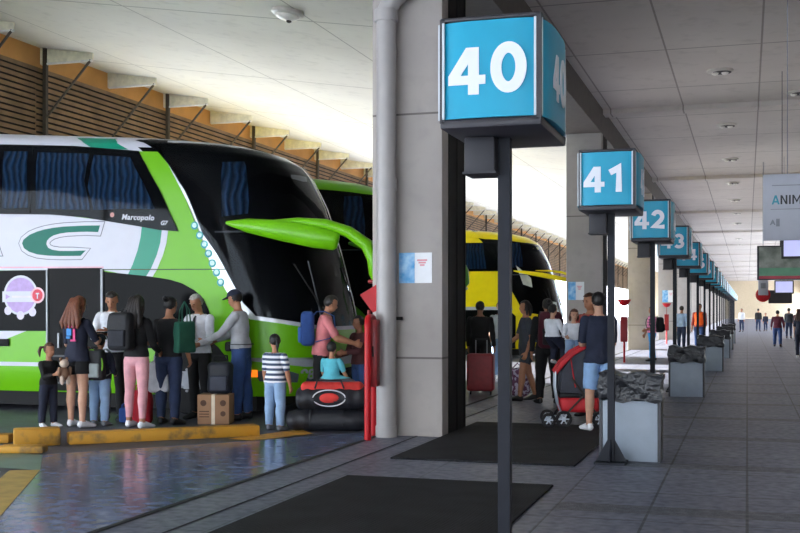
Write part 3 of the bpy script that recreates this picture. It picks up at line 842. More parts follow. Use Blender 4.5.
# lower deck
decal([(-17., 1.187), (-17., 2.095), (-9.931, 2.095), (-9.931, 1.187)], .008, mblk, 'lower_side_window', t1)
decal([(-8.985, 2.062), (-8.22, 1.985), (-7.897, 1.935), (-7.70, 1.88), (-7.5, 1.78), (-7.36, 1.66), (-7.28, 1.5), (-7.247, 1.387), (-7.247, .95), (-8.985, .95)], .008, mblk, 'lower_side_window', t1)
dr = decal([(-9.931, 2.12), (-9.005, 2.115), (-9.005, .30), (-9.931, .30)], .010, mund, 'doorway', t1)
b = MB()
for z in (.42, .62, .82):
    b.box((-9.47-RX, -1.30, z), (.86, .05, .025))
b.build('step_edge', mat('step_grey', '#4b4d52', .5), dr, 0)
b = MB(); b.box((-9.0-RX, -1.3, 1.2), (.035, .03, 1.8)); b.box((-9.93-RX, -1.3, 1.2), (.025, .03, 1.8)); b.build('door_frame', mgrey, dr, 0)
b = MB(); b.box((-9.72-RX, -1.32, 1.05), (.03, .03, .22)); b.build('grab_rail', mgrey, dr, 0)
decal([(-10.9, 1.183), (-10.9, .98), (-10.3, 1.187)], .006, mwht, 'lower_white_flash', t1)
decal([(-11.5, 1.183), (-11.5, .98), (-10.9, 1.06), (-10.62, 1.187)], .005, mtl, 'lower_teal_flash', t1)
decal([(-17, .66), (-9.94, .66), (-9.94, .72), (-17, .72)], .006, mwht, 'white_pinstripe', t1)
decal([(-17, 2.19), (-8.978, 2.115), (-8.978, 2.135), (-17, 2.22)], .009, mpink, 'pink_pinstripe', t1)
b = MB(); b.box((-10.72-RX, -1.3, 1.01), (.24, .03, .11), bev=.02); b.build('hatch_handle', mund, t1)
decal([(-8.98, 2.085), (-6.98, 2.068), (-6.98, 2.082), (-8.98, 2.098)], .012, mat('panel_seam_dark', '#2f4a14', .5), 'panel_seam', t1)
decal([(-6.78, 1.40), (-6.77, 1.40), (-6.77, .5), (-6.78, .5)], .012, MATS['panel_seam_dark'], 'panel_seam', t1)
# the big letters
C = [(-10.376, 2.500), (-10.35, 2.555), (-10.244, 2.625), (-10.12, 2.668), (-9.983, 2.700), (-9.82, 2.722), (-9.647, 2.735), (-9.3, 2.742), (-9.037, 2.738), (-9.07, 2.640), (-9.25, 2.650), (-9.417, 2.650), (-9.6, 2.645), (-9.724, 2.631), (-9.83, 2.606), (-9.892, 2.575), (-9.94, 2.53), (-9.952, 2.48), (-9.92, 2.425), (-9.85, 2.395), (-9.724, 2.376), (-9.5, 2.372), (-9.277, 2.375), (-9.365, 2.298), (-9.55, 2.298), (-9.724, 2.300), (-9.93, 2.309), (-10.113, 2.330), (-10.25, 2.37), (-10.34, 2.425)]
A = [(-11.10, 2.76), (-10.96, 2.76), (-10.80, 2.37), (-10.98, 2.37), (-11.02, 2.45), (-11.30, 2.45), (-11.42, 2.37), (-11.64, 2.37)]
for P in (C, A):
    l = decal(offset_poly(P, .062), .008, mlo, 'letter_outline', t1)
    decal(offset_poly(P, .05), .010, mwht, 'letter_border', l); decal(P, .012, mltr, 'letter_face', l)
def side_text(txt, x, z, size, off, m, name, tilt=0., **k):
    return text_obj(name, txt, size, facing_minus_y((x-RX, -1.28-off, z), 0, tilt), m, t1, **k)
side_text('Marcopolo', -8.40, 2.835, .11, .036, mwht, 'maker_lettering', -.05, bold=.003, shear=.2, space=1.1)
side_text('G7', -7.98, 2.745, .085, .036, mwht, 'model_lettering', -.05, bold=.003, shear=.3)
decal(circ(-8.82, 2.885, .035), .036, mat('badge_red', '#c98a80', .5), 'maker_badge', t1)
# round sticker on the lower window
mpur = mat('sticker_purple', '#b79ad0', .5, var=.12, scale=14); mlil = mat('sticker_lilac', '#d9d2ea', .5)
st = decal(circ(-10.40, 1.72, .30, 32), .012, mwht, 'round_sticker', t1)
decal(circ(-10.40, 1.72, .265, 32), .014, mpur, 'sticker_ring', st)
decal([(-10.72, 1.62), (-10.12, 1.62), (-10.12, 1.78), (-10.72, 1.78)], .016, mwht, 'sticker_band', st)
decal(circ(-10.10, 1.72, .12, 20), .018, mat('sticker_pink', '#e5b9c4', .5), 'small_sticker', st)
decal(circ(-10.10, 1.72, .09, 20), .020, mat('sticker_red', '#d8334a', .5), 'small_sticker_face', st)
decal([[(-10.13, 1.755), (-10.13, 1.735), (-10.07, 1.735), (-10.07, 1.755)], [(-10.11, 1.735), (-10.11, 1.67), (-10.09, 1.67), (-10.09, 1.735)]], .022, mwht, 'small_sticker_mark', st)
for cx, cz_ in ((-10.62, 1.49), (-10.40, 1.42), (-10.19, 1.47)): decal(circ(cx, cz_, .065, 14), .016, mlil, 'sticker_bubble', st)
decal([(-10.66, 1.74), (-10.66, 1.66), (-10.58, 1.70)], .018, mpur, 'sticker_arrow', st)
decal([(-10.55, 1.685), (-10.2, 1.685), (-10.2, 1.715), (-10.55, 1.715)], .018, mlil, 'sticker_line', st)
mic = mat('icon_blue_white', '#bfe6e6', .4, var=.2, scale=30); mict = mat('icon_teal', '#1b9a9a', .4)
for x, z in [(-7.50, 2.70), (-7.42, 2.56), (-7.345, 2.43), (-7.28, 2.30), (-7.22, 2.16), (-7.155, 2.03), (-7.09, 1.89)]:
    k = decal(circ(x, z, .058, 14), .012, mict, 'service_icon', t1); decal(circ(x, z+.005, .036, 10), .015, mic, 'icon_symbol', k)
# fleet number on the bumper
bm = text_bm('98', .2, bold=.006, extrude=0.)
for v in bm.verts: v.co = S(-.42+v.co.x/1.45, .585+v.co.y, .02)
b = MB(); b.bm.free(); b.bm = bm; b.build('fleet_number', mgrey, t1, 0)
mirror_arm(t1, mgrn, mrd)
decal_t([(.15, 1.25), (.20, 1.25), (.18, 3.75), (.13, 3.75)], .065, msil, 'pillar_trim', t1)

# --- second coach behind it
mgr2 = mat('coach_paint_dark_green', '#4c9a20', .3, var=.05, coat=.5)
t2 = coach('double_deck_coach', 20.5, mgr2, (mgr2, mgr2), mblk, .05, 'dark windscreened green coach standing just behind the nearest coach')
side_windows(t2)
decal_t([(-1.5, 3.86), (-.9, 3.74), (-.5, 3.66), (0, 3.64), (.5, 3.66), (.9, 3.74), (1.5, 3.86), (1.5, 4.02), (.9, 3.92), (.4, 3.83), (0, 3.82), (-.4, 3.83), (-.9, 3.92), (-1.5, 4.02)], .04, mgrn, 'green_brow', t2)
mirror_arm(t2, mgr2, mgr2)
for (q, z, s) in ((-.1, 2.9, .12), (.12, 3.1, .06), (.3, 2.75, .07)):
    decal_t([(q-s*.5, z-s), (q+s*.5, z-s*.8), (q+s*.3, z+s), (q-s*.2, z+s*1.2)], .018, mat('windscreen_paper', '#c9ccd2', .6), 'windscreen_sticker', t2)

# --- yellow coach further along
t3 = coach('double_deck_coach', 35.5, myl, (myl, myl), myl, .15, 'yellow double-deck coach with blue curtains beyond the pillar')
decal([(-17.2, 2.72), (-17.2, 3.68), (-7.7, 3.62), (-7.4, 3.2), (-7.15, 2.72)], .012, mcab, 'window_lining', t3)
for a, b_ in ((-9.9, -8.95), (-8.9, -7.95), (-11.2, -10.)): decal([(a, 2.8), (a, 3.6), (b_, 3.6), (b_+.12, 2.8)], .018, mcur, 'curtain', t3)
decal([(-17.2, 2.72), (-17.2, 3.68), (-7.7, 3.62), (-7.4, 3.2), (-7.15, 2.72)], .03, mglass, 'side_window', t3)
decal([(-17.2, .5), (-17.2, 1.5), (-7.1, 1.5), (-6.9, 1.3), (-6.9, .5)], .010, mblk, 'lower_side_window', t3)
decal([(-17.2, 1.5), (-17.2, 1.6), (-7.05, 1.6), (-6.98, 1.5)], .012, mgrey, 'silver_line', t3)
decal([(-8.9, 2.0), (-8.7, 2.0), (-8.45, 2.5), (-8.6, 2.5), (-8.75, 2.2)], .012, mblk, 'black_emblem', t3)
decal_t([(-1.5, 3.84), (-.9, 3.72), (-.5, 3.63), (0, 3.6), (.5, 3.63), (.9, 3.72), (1.5, 3.84), (1.5, 4.02), (.9, 3.92), (.4, 3.83), (0, 3.82), (-.4, 3.83), (-.9, 3.92), (-1.5, 4.02)], .04, myl, 'yellow_brow', t3)
decal_t([(-.45, 1.3), (-.12, 1.28), (-.12, 1.75), (-.45, 1.78)], .04, mat('windscreen_notice', '#d6e2e2', .6, var=.3, scale=8), 'windscreen_notice', t3)
decal_t([(-.78, 2.3), (-.64, 2.2), (-.62, 2.5), (-.80, 2.9)], .04, mat('quarter_reflector', '#cfd6cf', .4), 'quarter_panel', t3)
mirror_arm(t3, myl, mund, .5)
decal_t([(.10, 1.25), (.30, 1.25), (.28, 3.7), (.12, 3.7)], .07, myl, 'pillar_trim', t3)
# ------------------------------------------------------------------ people
def V(*a): return Vector(a)
SKINC = {'light': '#c99a80', 'tan': '#b07a5c', 'brown': '#8a5a42'}
for k, c in SKINC.items(): mat('skin_'+k, c, .55, var=.05, scale=20)
def cloth(name, c, rough=.85, var=.14): return mat('cloth_'+name, c, rough, var=var, scale=9, bump=.35, bscale=22)
HAIR = {'dark': '#1b1412', 'brown': '#4a2c1e', 'auburn': '#6b3a24', 'grey': '#a09c98', 'black': '#0f0d0e'}
for k, c in HAIR.items(): mat('hair_'+k, c, .5, var=.3, scale=40, bump=.5, bscale=90)
meye = mat('eye_dark', '#1a1210', .2); mlip = mat('lip_red', '#9a4a46', .5)

def cap_tube(b, pts, rs, n=10):
    """closed tube with rounded ends, elliptical radii allowed"""
    pts = [Vector(p) for p in pts]
    rs = [r if isinstance(r, tuple) else (r, r) for r in rs]
    d0 = (pts[0]-pts[1]).normalized(); d1 = (pts[-1]-pts[-2]).normalized()
    m0 = min(rs[0]); m1 = min(rs[-1])
    P = [pts[0]+d0*m0*.95, pts[0]+d0*m0*.7] + pts + [pts[-1]+d1*m1*.7, pts[-1]+d1*m1*.95]
    R = [tuple(x*.3 for x in rs[0]), tuple(x*.72 for x in rs[0])] + rs + [tuple(x*.72 for x in rs[-1]), tuple(x*.3 for x in rs[-1])]
    b.tube(P, R, n)
def loft_rings(b, rings, n=18):
    """rings: (centre, xvec, yvec)"""
    rr = [[b.bm.verts.new(c + x*math.cos(2*PI*k/n) + y*math.sin(2*PI*k/n)) for k in range(n)] for c, x, y in rings]
    for p, q in zip(rr, rr[1:]):
        for k in range(n): b.bm.faces.new((p[k], p[(k+1) % n], q[(k+1) % n], q[k]))
    b.bm.faces.new(rr[0][::-1]); b.bm.faces.new(rr[-1])

def remesh(b, voxel, smooth=2):
    bmesh.ops.recalc_face_normals(b.bm, faces=b.bm.faces[:])
    me = bpy.data.meshes.new('tmp'); b.bm.to_mesh(me); b.bm.free()
    o = bpy.data.objects.new('tmp', me); COL.objects.link(o)
    md = o.modifiers.new('r', 'REMESH'); md.mode = 'VOXEL'; md.voxel_size = voxel; md.adaptivity = 0
    if smooth:
        s = o.modifiers.new('s', 'SMOOTH'); s.factor = .5; s.iterations = smooth
    dg = bpy.context.evaluated_depsgraph_get(); dg.update()
    r = bpy.data.meshes.new_from_object(o.evaluated_get(dg))
    bpy.data.objects.remove(o); bpy.data.meshes.remove(me)
    return r
def mesh_obj(name, me, m, parent):
    me.materials.clear(); me.materials.append(m)
    me.polygons.foreach_set('use_smooth', [True]*len(me.polygons))
    me.name = name
    o = bpy.data.objects.new(name, me); COL.objects.link(o); o.parent = parent
    return o

def person(loc, face, H, label, skin='tan', hair='dark', hairstyle='short', top='shirt', topm=None, sleeve=.55,
           bot='trousers', botm=None, leglen=1., shoem=None, build=1., lean=0, arms=((5, 8, 8, 0), (5, 8, 8, 0)), legs=((2, 3, 2), (-3, 3, 3)),
           head=(0, 0), voxel=.0105, capm=None, group=None, z=None, girl=False, collar=False, tie=None, hem=.0, vest=None, print_=None):
    rz = math.radians(face)
    t = empty('person', (loc[0], loc[1], 0), rz, label, 'person', group)
    child = max(0., 1.45-H)
    hs = 1+child*.62                       # heads of children are relatively larger
    kx = build*(1+child*.12)
    hh = .132*H*hs                         # head height
    zsh = H-hh*1.43; zhip = (.515-child*.05)*H
    up = V(0, 0, 1)
    L = math.radians(lean)
    sp = V(0, -math.sin(L), math.cos(L)); fw = V(0, -math.cos(L), -math.sin(L)); rt = V(1, 0, 0)
    pel = V(0, 0, zhip)
    tor = zsh-zhip
    A = lambda u, f=0., x=0.: pel + sp*(u*tor) + fw*f*H + rt*x*H
    b = MB(); segs = []                    # (label, p0, p1, r0, r1)
    g = .93 if girl else 1.
    ring = lambda u, w, d, f=0.: (A(u, f), rt*w*H*kx, fw*d*H*kx)
    loft_rings(b, [ring(-.16, .035, .04), ring(-.1, .075, .056), ring(0, .094*(1.03 if girl else 1), .064), ring(.15, .092, .064), ring(.38, .080*g, .056, .002), ring(.6, .088*g, .062, .004),
                   ring(.8, .098*g, .062, .004), ring(.93, .100*g, .050), ring(1.0, .078*g, .042), ring(1.06, .04, .036, .004), ring(1.12, .022, .022, .006)])
    segs.append(('pelvis', A(-.15), A(.18), .075*H, .075*H)); segs.append(('torso', A(.18), A(.95), .07*H, .075*H))
    # head
    neck0 = A(1.0); hb = A(1.0) + sp*(hh*.28)
    yaw, pit = math.radians(head[0]), math.radians(head[1])
    HM = Matrix.Rotation(yaw, 3, 'Z') @ Matrix.Rotation(pit, 3, 'X')
    hc = hb + HM @ V(0, -.10*hh, .58*hh)
    cap_tube(b, [neck0, hb + HM @ V(0, -.02*hh, .32*hh)], [.033*H*(.95+.2*child), .030*H*(1+.25*child)])
    segs.append(('neck', neck0, hb + HM @ V(0, 0, .15*hh), .031*H, .030*H))
    M4 = HM.to_4x4()
    b.ell(hc + HM @ V(0, .04*hh, .06*hh), (.345*hh, .405*hh, .44*hh), M4 if False else None, 20, 12) if False else None
    def hell(c, r, u=18, v=10):
        bm2 = bmesh.new(); bmesh.ops.create_uvsphere(bm2, u_segments=u, v_segments=v, radius=1)
        bmesh.ops.scale(bm2, vec=r, verts=bm2.verts)
        bmesh.ops.transform(bm2, matrix=Matrix.Translation(hc + HM @ Vector(c)) @ M4, verts=bm2.verts)
        b.merge(bm2)
    hell((0, .05*hh, .09*hh), (.34*hh, .40*hh, .41*hh)); hell((0, -.07*hh, -.17*hh), (.255*hh, .29*hh, .33*hh))
    hell((0, -.375*hh, -.08*hh), (.05*hh, .075*hh, .10*hh)); hell((0, -.345*hh, .05*hh), (.035*hh, .04*hh, .1*hh))
    for s in (-1, 1): hell((s*.345*hh, .03*hh, -.06*hh), (.035*hh, .07*hh, .11*hh), 10, 6)
    segs.append(('head', hc + HM @ V(0, 0, -.12*hh), hc + HM @ V(0, .05*hh, .12*hh), .30*hh, .36*hh))
    # arms
    ua = .172*H; fa = .145*H; rA = H*(.95 if girl else 1.05)*(1+child*.15)
    hands = []
    for s, (flex, abd, elb, inw) in zip((1, -1), arms):
        sh = A(.92, 0, s*.100*g*kx)
        f1 = math.radians(flex); a1 = math.radians(abd)
        d1 = V(s*math.sin(a1), -math.sin(f1)*math.cos(a1), -math.cos(f1)*math.cos(a1))
        el = sh + d1*ua
        f2 = math.radians(flex+elb); i2 = math.radians(inw)
        d2 = V(s*(math.sin(a1)*.35)-s*math.sin(i2), -math.sin(f2)*math.cos(i2), -math.cos(f2)*math.cos(i2)).normalized()
        wr = el + d2*fa
        cap_tube(b, [sh, sh+d1*ua*.35, el], [.032*rA, .031*rA, .024*rA]); cap_tube(b, [el, el+d2*fa*.3, wr], [.0245*rA, .0245*rA, .0165*rA])
        segs.append(('ua', sh, el, .03*rA, .025*rA)); segs.append(('fa', el, wr, .025*rA, .016*rA))
        # hand: palm, four fingers, thumb
        hl = .098*H
        side_ = d2.cross(V(s, 0, 0)); side_ = side_.normalized() if side_.length > .1 else V(0, -1, 0)
        thumbdir = side_ if side_.dot(V(0, -1, 0)) + .3*side_.z > 0 else -side_
        pn = d2.cross(thumbdir).normalized()
        if pn.x*s > 0: pn = -pn            # palm faces the body
        pc = wr + d2*hl*.26
        loft_rings(b, [(wr-d2*.01*H, thumbdir*.016*rA, pn*.011*rA), (wr+d2*hl*.15, thumbdir*.021*rA, pn*.012*rA), (wr+d2*hl*.45, thumbdir*.025*rA, pn*.012*rA), (wr+d2*hl*.54, thumbdir*.022*rA, pn*.009*rA)], 12)
        for q, (o_, ln) in enumerate(((.0185, .42), (.0065, .48), (-.0065, .45), (-.0185, .36))):
            k0 = wr + d2*hl*.45 + thumbdir*o_*rA
            k1 = k0 + (d2*.95+pn*.25).normalized()*hl*ln*.45
            k2 = k1 + (d2*.6+pn*.75).normalized()*hl*ln*.35
            k3 = k2 + (d2*.2+pn*.95).normalized()*hl*ln*.22
            cap_tube(b, [k0, k1, k2, k3], [.0066*rA, .0063*rA, .0058*rA, .005*rA], 7)
        k0 = wr + d2*hl*.14 + thumbdir*.014*rA
        k1 = k0 + (d2*.55+thumbdir*.7+pn*.25).normalized()*hl*.26; k2 = k1 + (d2*.85+thumbdir*.25+pn*.3).normalized()*hl*.2
        cap_tube(b, [k0, k1, k2], [.0085*rA, .0072*rA, .006*rA], 7)
        segs.append(('hand', wr+d2*.012*H, wr+d2*hl, .018*rA, .018*rA))
        hands.append(wr + d2*hl*.55)
    # legs
    th = (.245-child*.02)*H; sn = (zhip-.045*H-th); rL = H*kx*(1+child*.1)
    low = 1e9; feet = []
    LG = []
    for s, (flex, abd, knee) in zip((1, -1), legs):
        hp = pel + V(s*.05*H*kx, 0, -.01*H)
        f1 = math.radians(flex); a1 = math.radians(abd)
        d1 = V(s*math.sin(a1), -math.sin(f1)*math.cos(a1), -math.cos(f1)*math.cos(a1))
        kn = hp + d1*th
        f2 = math.radians(flex-knee)
        d2 = V(s*math.sin(a1)*.4, -math.sin(f2), -math.cos(f2)).normalized()
        an = kn + d2*sn
        side = V(1, 0, 0)
        cap_tube(b, [hp, hp+d1*th*.4, kn], [(.053*rL), (.048*rL), (.034*rL)], 12)
        cap_tube(b, [kn, kn+d2*sn*.28+V(0, .006*H, 0), kn+d2*sn*.62, an], [.034*rL, .035*rL, .027*rL, .021*rL], 12)
        segs.append(('th', hp, kn, .05*rL, .034*rL)); segs.append(('sn', kn, an, .035*rL, .021*rL))
        fd = V(s*.18, -1, 0).normalized()
        fd = (fd - d2*fd.dot(d2)*.6).normalized() if abs(f2) < 1.2 else (fd)
        heel = an + V(0, 0, -.018*H) - fd*.022*H; toe = an + fd*.105*H + V(0, 0, -.027*H)
        loft_rings(b, [(heel - fd*.012*H, side*.012*H, V(0, 0, .012*H)), (heel, side*.021*H, V(0, 0, .022*H)), (an+fd*.025*H+V(0, 0, -.014*H), side*.024*H, V(0, 0, .026*H)), (an+fd*.07*H+V(0, 0, -.023*H), side*.029*H, V(0, 0, .018*H)), (toe, side*.026*H, V(0, 0, .013*H)), (toe+fd*.018*H, side*.014*H, V(0, 0, .007*H))], 12)
        segs.append(('foot', heel + V(0, 0, .004*H), toe, .03*H, .026*H))
        low = min(low, an.z-.043*H)
    dz = -low if z is None else z-(pel.z-.075*H)
    me = remesh(b, voxel)
    n = len(me.vertices); co_ = np.empty(n*3, np.float32); me.vertices.foreach_get('co', co_); co_ = co_.reshape(-1, 3)
    best = np.full(n, 1e9); lab = np.zeros(n, int); tt = np.zeros(n); names = []
    for i, (nm, p0, p1, r0, r1) in enumerate(segs):
        names.append(nm)
        p0 = np.array(p0); d = np.array(p1)-p0; q = ((co_-p0)@d)/(d@d); qc = np.clip(q, 0, 1)
        dist = np.linalg.norm(co_-(p0+qc[:, None]*d), axis=1)-(r0+(r1-r0)*qc)
        m_ = dist < best; best[m_] = dist[m_]; lab[m_] = i; tt[m_] = q[m_]
    co_[:, 2] += dz; me.vertices.foreach_set('co', co_.ravel()); me.update()
    body = mesh_obj('body', me, MATS['skin_'+skin], t)
    names0 = names; names = np.array(names); ln = names[lab]
    nor = np.empty(n*3, np.float32); me.vertices.foreach_get('normal', nor); nor = nor.reshape(-1, 3)
    polys = [tuple(p.vertices) for p in me.polygons]
    up_t = (co_ - np.array(pel+V(0, 0, dz)))@np.array(sp)/tor    # 0 at the hips, 1 at the shoulders
    def garment(name, mask, m, off, smooth=3):
        sel = [p for p in polys if all(mask[i] for i in p)]
        if not sel: return None
        ids = sorted({i for p in sel for i in p}); mp = {i: k for k, i in enumerate(ids)}
        o_ = off[ids] if hasattr(off, '__len__') else np.full(len(ids), off)
        vs = co_[ids] + nor[ids]*o_[:, None]
        bm = bmesh.new(); bv = [bm.verts.new(v) for v in vs]
        for p in sel: bm.faces.new([bv[mp[i]] for i in p])
        for _ in range(smooth): bmesh.ops.smooth_vert(bm, verts=[v for v in bm.verts if not v.is_boundary], factor=.5, use_axis_x=True, use_axis_y=True, use_axis_z=True)
        # close the hem back towards the body
        bd = [e for e in bm.edges if e.is_boundary]
        r = bmesh.ops.extrude_edge_only(bm, edges=bd)
        bm.normal_update()
        nv = [v for v in r['geom'] if isinstance(v, bmesh.types.BMVert)]
        orig = {v: k for k, v in enumerate(bv)}
        from_co = {tuple(round(c, 5) for c in v.co): k for v, k in orig.items()}
        for v in nv:
            k = from_co.get(tuple(round(c, 5) for c in v.co))
            if k is not None: v.co = Vector(co_[ids[k]] - nor[ids[k]]*.001)
        mm = bpy.data.meshes.new(name); bm.to_mesh(mm); bm.free()
        return mesh_obj(name, mm, m, t)
    sl = np.clip(sleeve, 0, 2)
    ism = lambda *k: np.isin(ln, k)
    th_t = np.where(ism('th'), tt, np.where(ism('sn'), 1+tt, 0))
    ar_t = np.where(ism('ua'), tt, np.where(ism('fa'), 1+tt, 0))
    up_ok = up_t > hem-.001
    wob = .003*np.sin(co_[:, 2]*38+co_[:, 0]*25)+.003*np.sin(co_[:, 2]*23-co_[:, 1]*31)
    if botm:
        mk = (ism('pelvis') | ism('th', 'sn') | (ism('torso') & (up_t < .22))) & (th_t < leglen*2 if leglen < 1 else th_t < 1.97) & (up_t < .26)
        offs = .007+.006*np.clip(th_t, 0, 2) + wob*(.6)
        if bot == 'leggings': offs = np.full(n, .004)
        if bot == 'shorts': offs = .010+.018*np.clip(th_t, 0, 1)+wob*.5
        garment({'leggings': 'leggings', 'shorts': 'shorts'}.get(bot, 'trousers'), mk, botm, offs)
    if topm:
        mk = ((ism('torso') | ism('pelvis', 'th')) & up_ok & (up_t < 1.035)) | (ism('neck') & (up_t < 1.03)) | (ism('ua', 'fa') & (ar_t < sl) & (tt > -2))
        mk &= ~(ism('hand'))
        offs = np.where(ism('ua', 'fa'), .009, .012+.010*np.clip(.5-up_t, 0, .6)) + wob*.7
        garment(top, mk, topm, offs)
    if vest:
        garment('vest', (ism('torso', 'pelvis') & (up_t > .1) & (up_t < 1.0)), vest, .022)
    if shoem:
        fi = [i for i, q in enumerate(names0) if q in ('foot', 'sn')]
        for j in (0, 2): garment('shoe', (lab == fi[j+1]) | ((lab == fi[j]) & (tt > .985)), shoem, .006, 1)
    # features of the head
    hc2 = hc + V(0, 0, dz)
    W = lambda x, y, z_: hc2 + HM @ V(x*hh, y*hh, z_*hh)
    for s in (-1, 1):
        e = MB(); e.ell((0, 0, 0), (.045*hh, .02*hh, .022*hh), M4, 10, 6); o = e.build('eye', meye, t); o.location = W(s*.14, -.335, .03)
        e = MB(); e.ell((0, 0, 0), (.075*hh, .02*hh, .014*hh), M4, 10, 6); o = e.build('eyebrow', MATS['hair_'+hair], t); o.location = W(s*.14, -.355, .115)
    e = MB(); e.ell((0, 0, 0), (.09*hh, .02*hh, .02*hh), M4, 10, 6); o = e.build('mouth', mlip, t); o.location = W(0, -.345, -.27)
    # hair
    hm = MATS['hair_'+hair]
    b = MB()
    bm2 = bmesh.new(); bmesh.ops.create_icosphere(bm2, subdivisions=4, radius=1)
    rnd = random.Random(int(loc[0]*100+loc[1]*10))
    dele = []
    for v in bm2.verts:
        x, y, z_ = v.co
        keep = (z_ > .42) or (y > -.15 and z_ > -.55) or (y > .25 and z_ > -.75) or (hairstyle in ('long', 'bob') and y > -.42 and z_ > -.8)
        if not keep: dele.append(v)
    for v in bm2.verts:
        k = 1+.03*math.sin(v.co.x*17+v.co.z*13)+rnd.uniform(-.012, .012)
        v.co = Vector((v.co.x*.385*k, v.co.y*.445*k+.055, v.co.z*.455*k+.10))*hh
    bmesh.ops.delete(bm2, geom=dele, context='VERTS')
    bmesh.ops.transform(bm2, matrix=Matrix.Translation(hc2) @ M4, verts=bm2.verts)
    b.merge(bm2)
    if hairstyle == 'long':
        ln_ = 1.25
        for x in (-.26, -.13, 0, .13, .26):
            p = [W(x, .38, .25), W(x*1.1, .47, -.15)]
            q = A(.93, -.075, x*.30) + V(0, 0, dz); q2 = A(.80, -.078, x*.28) + V(0, 0, dz)
            cap_tube(b, p+[q, q2], [.15*hh, .18*hh, .17*hh, .07*hh], 10)
        for s in (-1, 1): cap_tube(b, [W(s*.33, .02, .1), W(s*.37, .06, -.3), A(.95, -.03, s*.055)+V(0, 0, dz)], [.07*hh, .08*hh, .05*hh], 8)
    elif hairstyle == 'bob':
        for s in (-1, 1): cap_tube(b, [W(s*.33, .05, .1), W(s*.38, .06, -.3), W(s*.34, .08, -.55)], [.08*hh, .1*hh, .05*hh], 8)
        for x in (-.2, 0, .2): cap_tube(b, [W(x, .42, .1), W(x, .45, -.3), W(x, .4, -.6)], [.1*hh, .11*hh, .06*hh], 8)
    elif hairstyle == 'ponytail':
        cap_tube(b, [W(0, .46, .2), W(0, .62, .12), W(.0, .66, -.25), W(0, .55, -.75)], [.08*hh, .12*hh, .12*hh, .03*hh], 9)
    elif hairstyle == 'bun':
        cap_tube(b, [W(0, .46, .28), W(0, .62, .34)], [.14*hh, .15*hh], 9)
    elif hairstyle == 'pigtails':
        for s in (-1, 1): cap_tube(b, [W(s*.26, .34, .2), W(s*.42, .5, .16), W(s*.5, .55, -.15), W(s*.46, .5, -.5)], [.06*hh, .12*hh, .13*hh, .04*hh], 9)
    b.build('hair', hm, t, 180)
    if capm:
        b = MB(); bm2 = bmesh.new(); bmesh.ops.create_icosphere(bm2, subdivisions=4, radius=1)
        bmesh.ops.delete(bm2, geom=[v for v in bm2.verts if v.co.z < .12], context='VERTS')
        for v in bm2.verts: v.co = Vector((v.co.x*.42, v.co.y*.48+.05, v.co.z*.46+.13))*hh
        bmesh.ops.transform(bm2, matrix=Matrix.Translation(hc2) @ M4, verts=bm2.verts); b.merge(bm2)
        b.prism([(-.3, -.28), (-.27, -.5), (-.12, -.72), (.12, -.72), (.27, -.5), (.3, -.28)], lambda u, v, w: W(u, v, .2+w-.1*(-v-.28)), .035)
        b.build('cap', capm, t, 60)
    if tie:
        b = MB()
        pts = [A(u, f) + V(0, 0, dz) for u, f in ((1.0, .050), (.95, .066), (.8, .080), (.6, .084), (.4, .080), (.32, .078))]
        b.tube(pts, [(.014, .006), (.018, .006), (.024, .006), (.03, .006), (.034, .006), (.006, .004)], 8)
        b.build('tie', tie, t)
    if collar:
        b = MB(); c = A(1.02, 0) + V(0, 0, dz)
        b.tube([c+V(.043*H*math.sin(a), -.040*H*math.cos(a)-.002, .004*H*math.cos(a)) for a in np.linspace(-2.9, 2.9, 22)], (.006, .015), 6); b.build('collar', topm, t)
    if print_: print_(t, A, dz, H)
    ginv = Matrix.Translation(t.location) @ Matrix.Rotation(rz, 4, 'Z')
    return dict(root=t, hands=[ginv @ (h_+V(0, 0, dz)) for h_ in hands], at=lambda u, f=0., x=0.: ginv @ (A(u, f, x)+V(0, 0, dz)), M=ginv, H=H)
mwshoe = cloth('white_sneaker', '#e9e9ee', .6); mbshoe = cloth('black_shoe', '#17171a', .5); mgshoe = cloth('grey_shoe', '#7b7d85', .6)
mnavy = cloth('navy', '#1d2236'); mblack = cloth('black', '#131316'); mjean = cloth('dark_jeans', '#22304f'); mjean2 = cloth('light_jeans', '#8aa6c8')
mbluej = cloth('blue_jeans', '#2f4a7c'); mwshirt = cloth('white_shirt', '#dfe2ea'); mpinkp = cloth('pink_trousers', '#e0a3ab'); mtie = cloth('dark_tie', '#1c2030', .6)
mlsh = cloth('pale_shirt', '#b9bcc2'); mpinkt = cloth('pink_tee', '#e2878b'); mtealt = cloth('aqua_tee', '#58b7c8'); mgrp = cloth('grey_trousers', '#565962')
mdbr = cloth('dark_red_top', '#4a2226'); mchar = cloth('charcoal_tee', '#3c404a'); mred_t = cloth('rust_top', '#a8473c'); mdnav = cloth('dark_navy_tee', '#1c2338')
mdsh = cloth('denim_shorts', '#8fb2dc'); mmar = cloth('maroon', '#5a1f33'); morg = cloth('orange_vest', '#ff6a1c'); mbr = cloth('bright_blue_jeans', '#2f8fd0')
mstr = pattern_stripes('cloth_stripes', '#e2e4ea', '#3c4a66', .062, .5)
mchk, h, b_ = newmat('cloth_pink_check', .85)
v = h.obj(); X, Y, Z_ = h.xyz(v)
c1 = h.math('LESS_THAN', h.math('FLOORED_MODULO', Z_, .08), .035); c2 = h.math('LESS_THAN', h.math('FLOORED_MODULO', X, .08), .035)
h.L.new(h.mix(h.math('MULTIPLY', h.math('ADD', c1, c2), .5), lin('#e58aa6'), lin('#7c3f7a')), b_.inputs['Base Color'])

